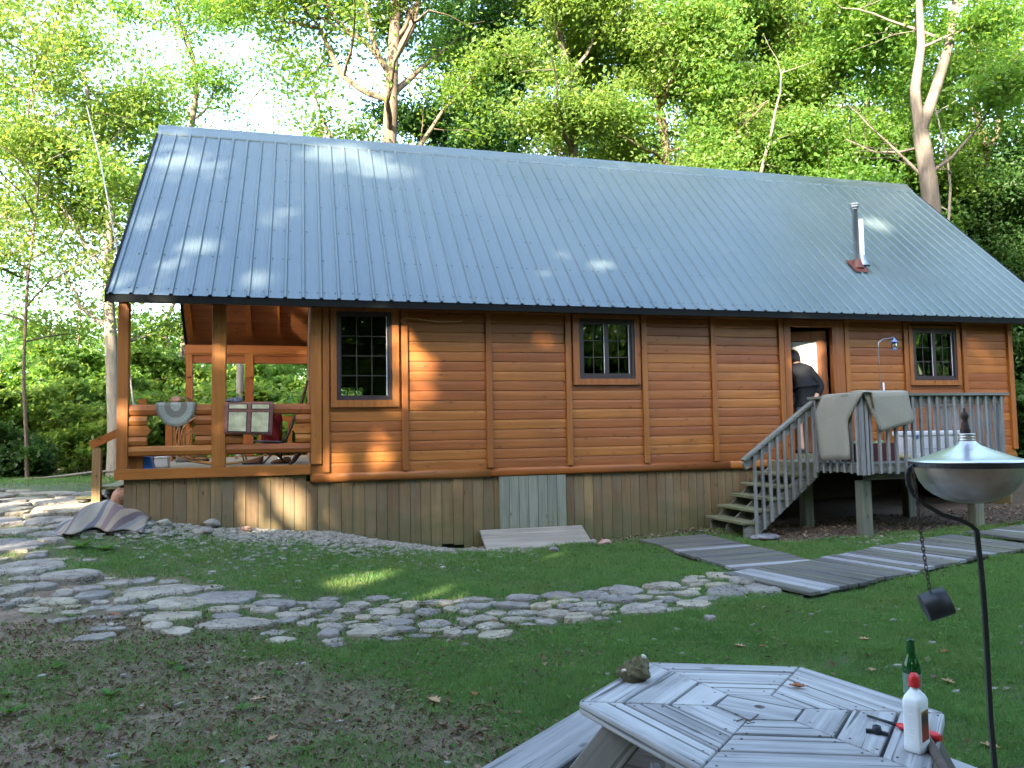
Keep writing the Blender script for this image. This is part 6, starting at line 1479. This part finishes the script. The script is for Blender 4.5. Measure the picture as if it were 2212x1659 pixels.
# ------------------------------------------------------------------ person in the doorway
def skin(name, mat, verts, edges, root_i, parent, sub=2):
    me = bpy.data.meshes.new(name); base = ROOTM[parent.name].inverted()
    me.from_pydata([tuple(base @ Vector(v[:3])) for v in verts], edges, []); me.materials.append(MATS[mat])
    o = bpy.data.objects.new(name, me); COL.objects.link(o); o.parent = parent; ROOTM[o.name] = ROOTM[parent.name]
    md = o.modifiers.new('skin', 'SKIN'); md.use_smooth_shade = True
    sv = me.skin_vertices[0].data
    for i, v in enumerate(verts): sv[i].radius = (v[3], v[4] if len(v) > 4 else v[3]); sv[i].use_root = (i == root_i)
    ss = o.modifiers.new('smooth', 'SUBSURF'); ss.levels = sub; ss.render_levels = sub
    return o
flat('skin', (.52, .30, .22), .55, .06); flat('hair_dark', (.022, .016, .013), .6, .3, 60); flat('jacket_navy', (.002, .003, .007), .85, .25, 20); flat('denim', (.09, .15, .28), .85, .2, 40); flat('shoe_dark', (.03, .03, .035), .6)
FZ = -.05
PY = -.17
pe = thing('person', 'person in navy jacket and denim shorts stepping in at cabin door', 'person', (10.88, .18, FZ))
B = [(10.86, .16, .80, .125, .10), (10.87, .20, .98, .12, .095), (10.85, .27, 1.20, .135, .10), (10.83, .31, 1.34, .10, .08), (10.80, .36, 1.44, .050, .05), (10.79, .40, 1.50, .06, .06),
     (10.78, .14, .72, .085), (10.74, .22, .42, .060), (10.73, .16, .12, .043), (10.73, .14, .03, .036), (10.73, .26, -.02, .036),
     (10.96, .12, .72, .085), (11.00, .02, .40, .060), (11.03, -.10, .12, .045), (11.03, -.12, .01, .036), (11.02, .00, -.02, .034),
     (10.66, .33, 1.31, .058), (10.58, .30, 1.05, .042), (10.62, .38, .84, .034), (10.64, .42, .77, .030),
     (10.99, .27, 1.31, .058), (11.08, .10, 1.04, .044), (10.93, .015, .85, .033), (10.86, .02, .79, .030), (10.83, .025, .755, .024)]
E_ = [(0, 1), (1, 2), (2, 3), (3, 4), (4, 5), (0, 6), (6, 7), (7, 8), (8, 9), (9, 10), (0, 11), (11, 12), (12, 13), (13, 14), (14, 15), (3, 16), (16, 17), (17, 18), (18, 19), (3, 20), (20, 21), (21, 22), (22, 23), (23, 24)]
nb0 = len(B)
for hand, base in ((19, (10.64, .42, .77)), (24, (10.83, .025, .755))):       # five fingers each
    for k, (dx, L) in enumerate(((-.022, .055), (-.008, .065), (.006, .062), (.019, .05), (.030, .04))):
        i0 = len(B); s_ = -1 if hand == 24 else 1
        q = (base[0]+dx, base[1]+.006*s_, base[2]-.03); B += [(q[0], q[1], q[2], .009), (q[0]-.006, q[1]+.012*s_, q[2]-L*.55, .008), (q[0]-.010, q[1]+.030*s_, q[2]-L*.85, .007)]
        E_ += [(hand, i0), (i0, i0+1), (i0+1, i0+2)]
B = [(v[0], v[1]+PY, *v[2:]) for v in B]
skin('body', 'skin', B, E_, 0, pe)
hd = MB(); hd.ico((0, 0, 0), .098, 3, .0, 1.2, 1, sx=.86, sy=1.0)
hv = []
for x, y, z in hd.v:                               # head: brow, nose, chin on the far side, narrower jaw
    y2 = y+(.018*math.exp(-(x/.018)**2-((z+.01)/.022)**2) if y > .05 else 0); j = 1-.22*max(0, -z/.12); hv.append((x*j, y2*(1 if z > -.05 else .96), z))
Rh = Matrix.Rotation(math.radians(-24), 3, 'X') @ Matrix.Rotation(math.radians(-8), 3, 'Z'); hd.v = [tuple(Vector((10.80, .43+PY, 1.505))+Rh @ Vector(v)) for v in hv]
hdo = hd.build('head', 'skin', pe)
for s_ in (-1, 1): MB().ico(tuple(Vector((10.80, .43+PY, 1.505))+Rh @ Vector((s_*.086, -.005, -.01))), .026, 2, .1, 1.2, 5, sx=.45).build('ear', 'skin', hdo)
hr = MB().ico((0, 0, 0), .112, 3, .10, 1.14, 8, sx=.92, sy=1.0); hr.v = [tuple(Vector((10.80, .405+PY, 1.525))+Rh @ Vector((x, y*(1 if y < 0 else .7), z if z > -.05 else z*1.15))) for x, y, z in hr.v]; hr.build('hair', 'hair_dark', pe)
J = [(10.86, .16, .74, .165, .135), (10.86, .16, .86, .175, .14), (10.87, .19, 1.00, .185, .145), (10.85, .26, 1.20, .185, .145), (10.83, .31, 1.34, .135, .11), (10.81, .35, 1.41, .075, .07), (10.66, .33, 1.30, .088), (10.57, .30, 1.05, .072), (10.61, .37, .87, .055), (11.00, .26, 1.30, .088), (11.09, .10, 1.04, .080), (10.96, .03, .88, .055)]
J = [(v[0], v[1]+PY, *v[2:]) for v in J]
skin('jacket', 'jacket_navy', J, [(0, 1), (1, 2), (2, 3), (3, 4), (4, 5), (4, 6), (6, 7), (7, 8), (4, 9), (9, 10), (10, 11)], 1, pe)
S_ = [(10.87, .15, .78, .150, .12), (10.78, .15, .66, .105), (10.755, .20, .46, .098), (10.96, .11, .66, .105), (10.995, .04, .46, .098)]
S_ = [(v[0], v[1]+PY, *v[2:]) for v in S_]
skin('shorts', 'denim', S_, [(0, 1), (1, 2), (0, 3), (3, 4)], 0, pe)
for (x, y) in ((10.73, .21+PY), (11.025, -.05+PY)):
    m_ = MB(); out = [(-.04, -.10), (.04, -.10), (.046, .02), (.05, .09), (.03, .15), (-.03, .15), (-.05, .09), (-.046, .02)]
    m_.prism([(x+u, y+v) for u, v in out], lambda u, v, w: (u, v, w), FZ+.012, FZ+.075); m_.build('shoe', 'shoe_dark', pe, bevel=.015)
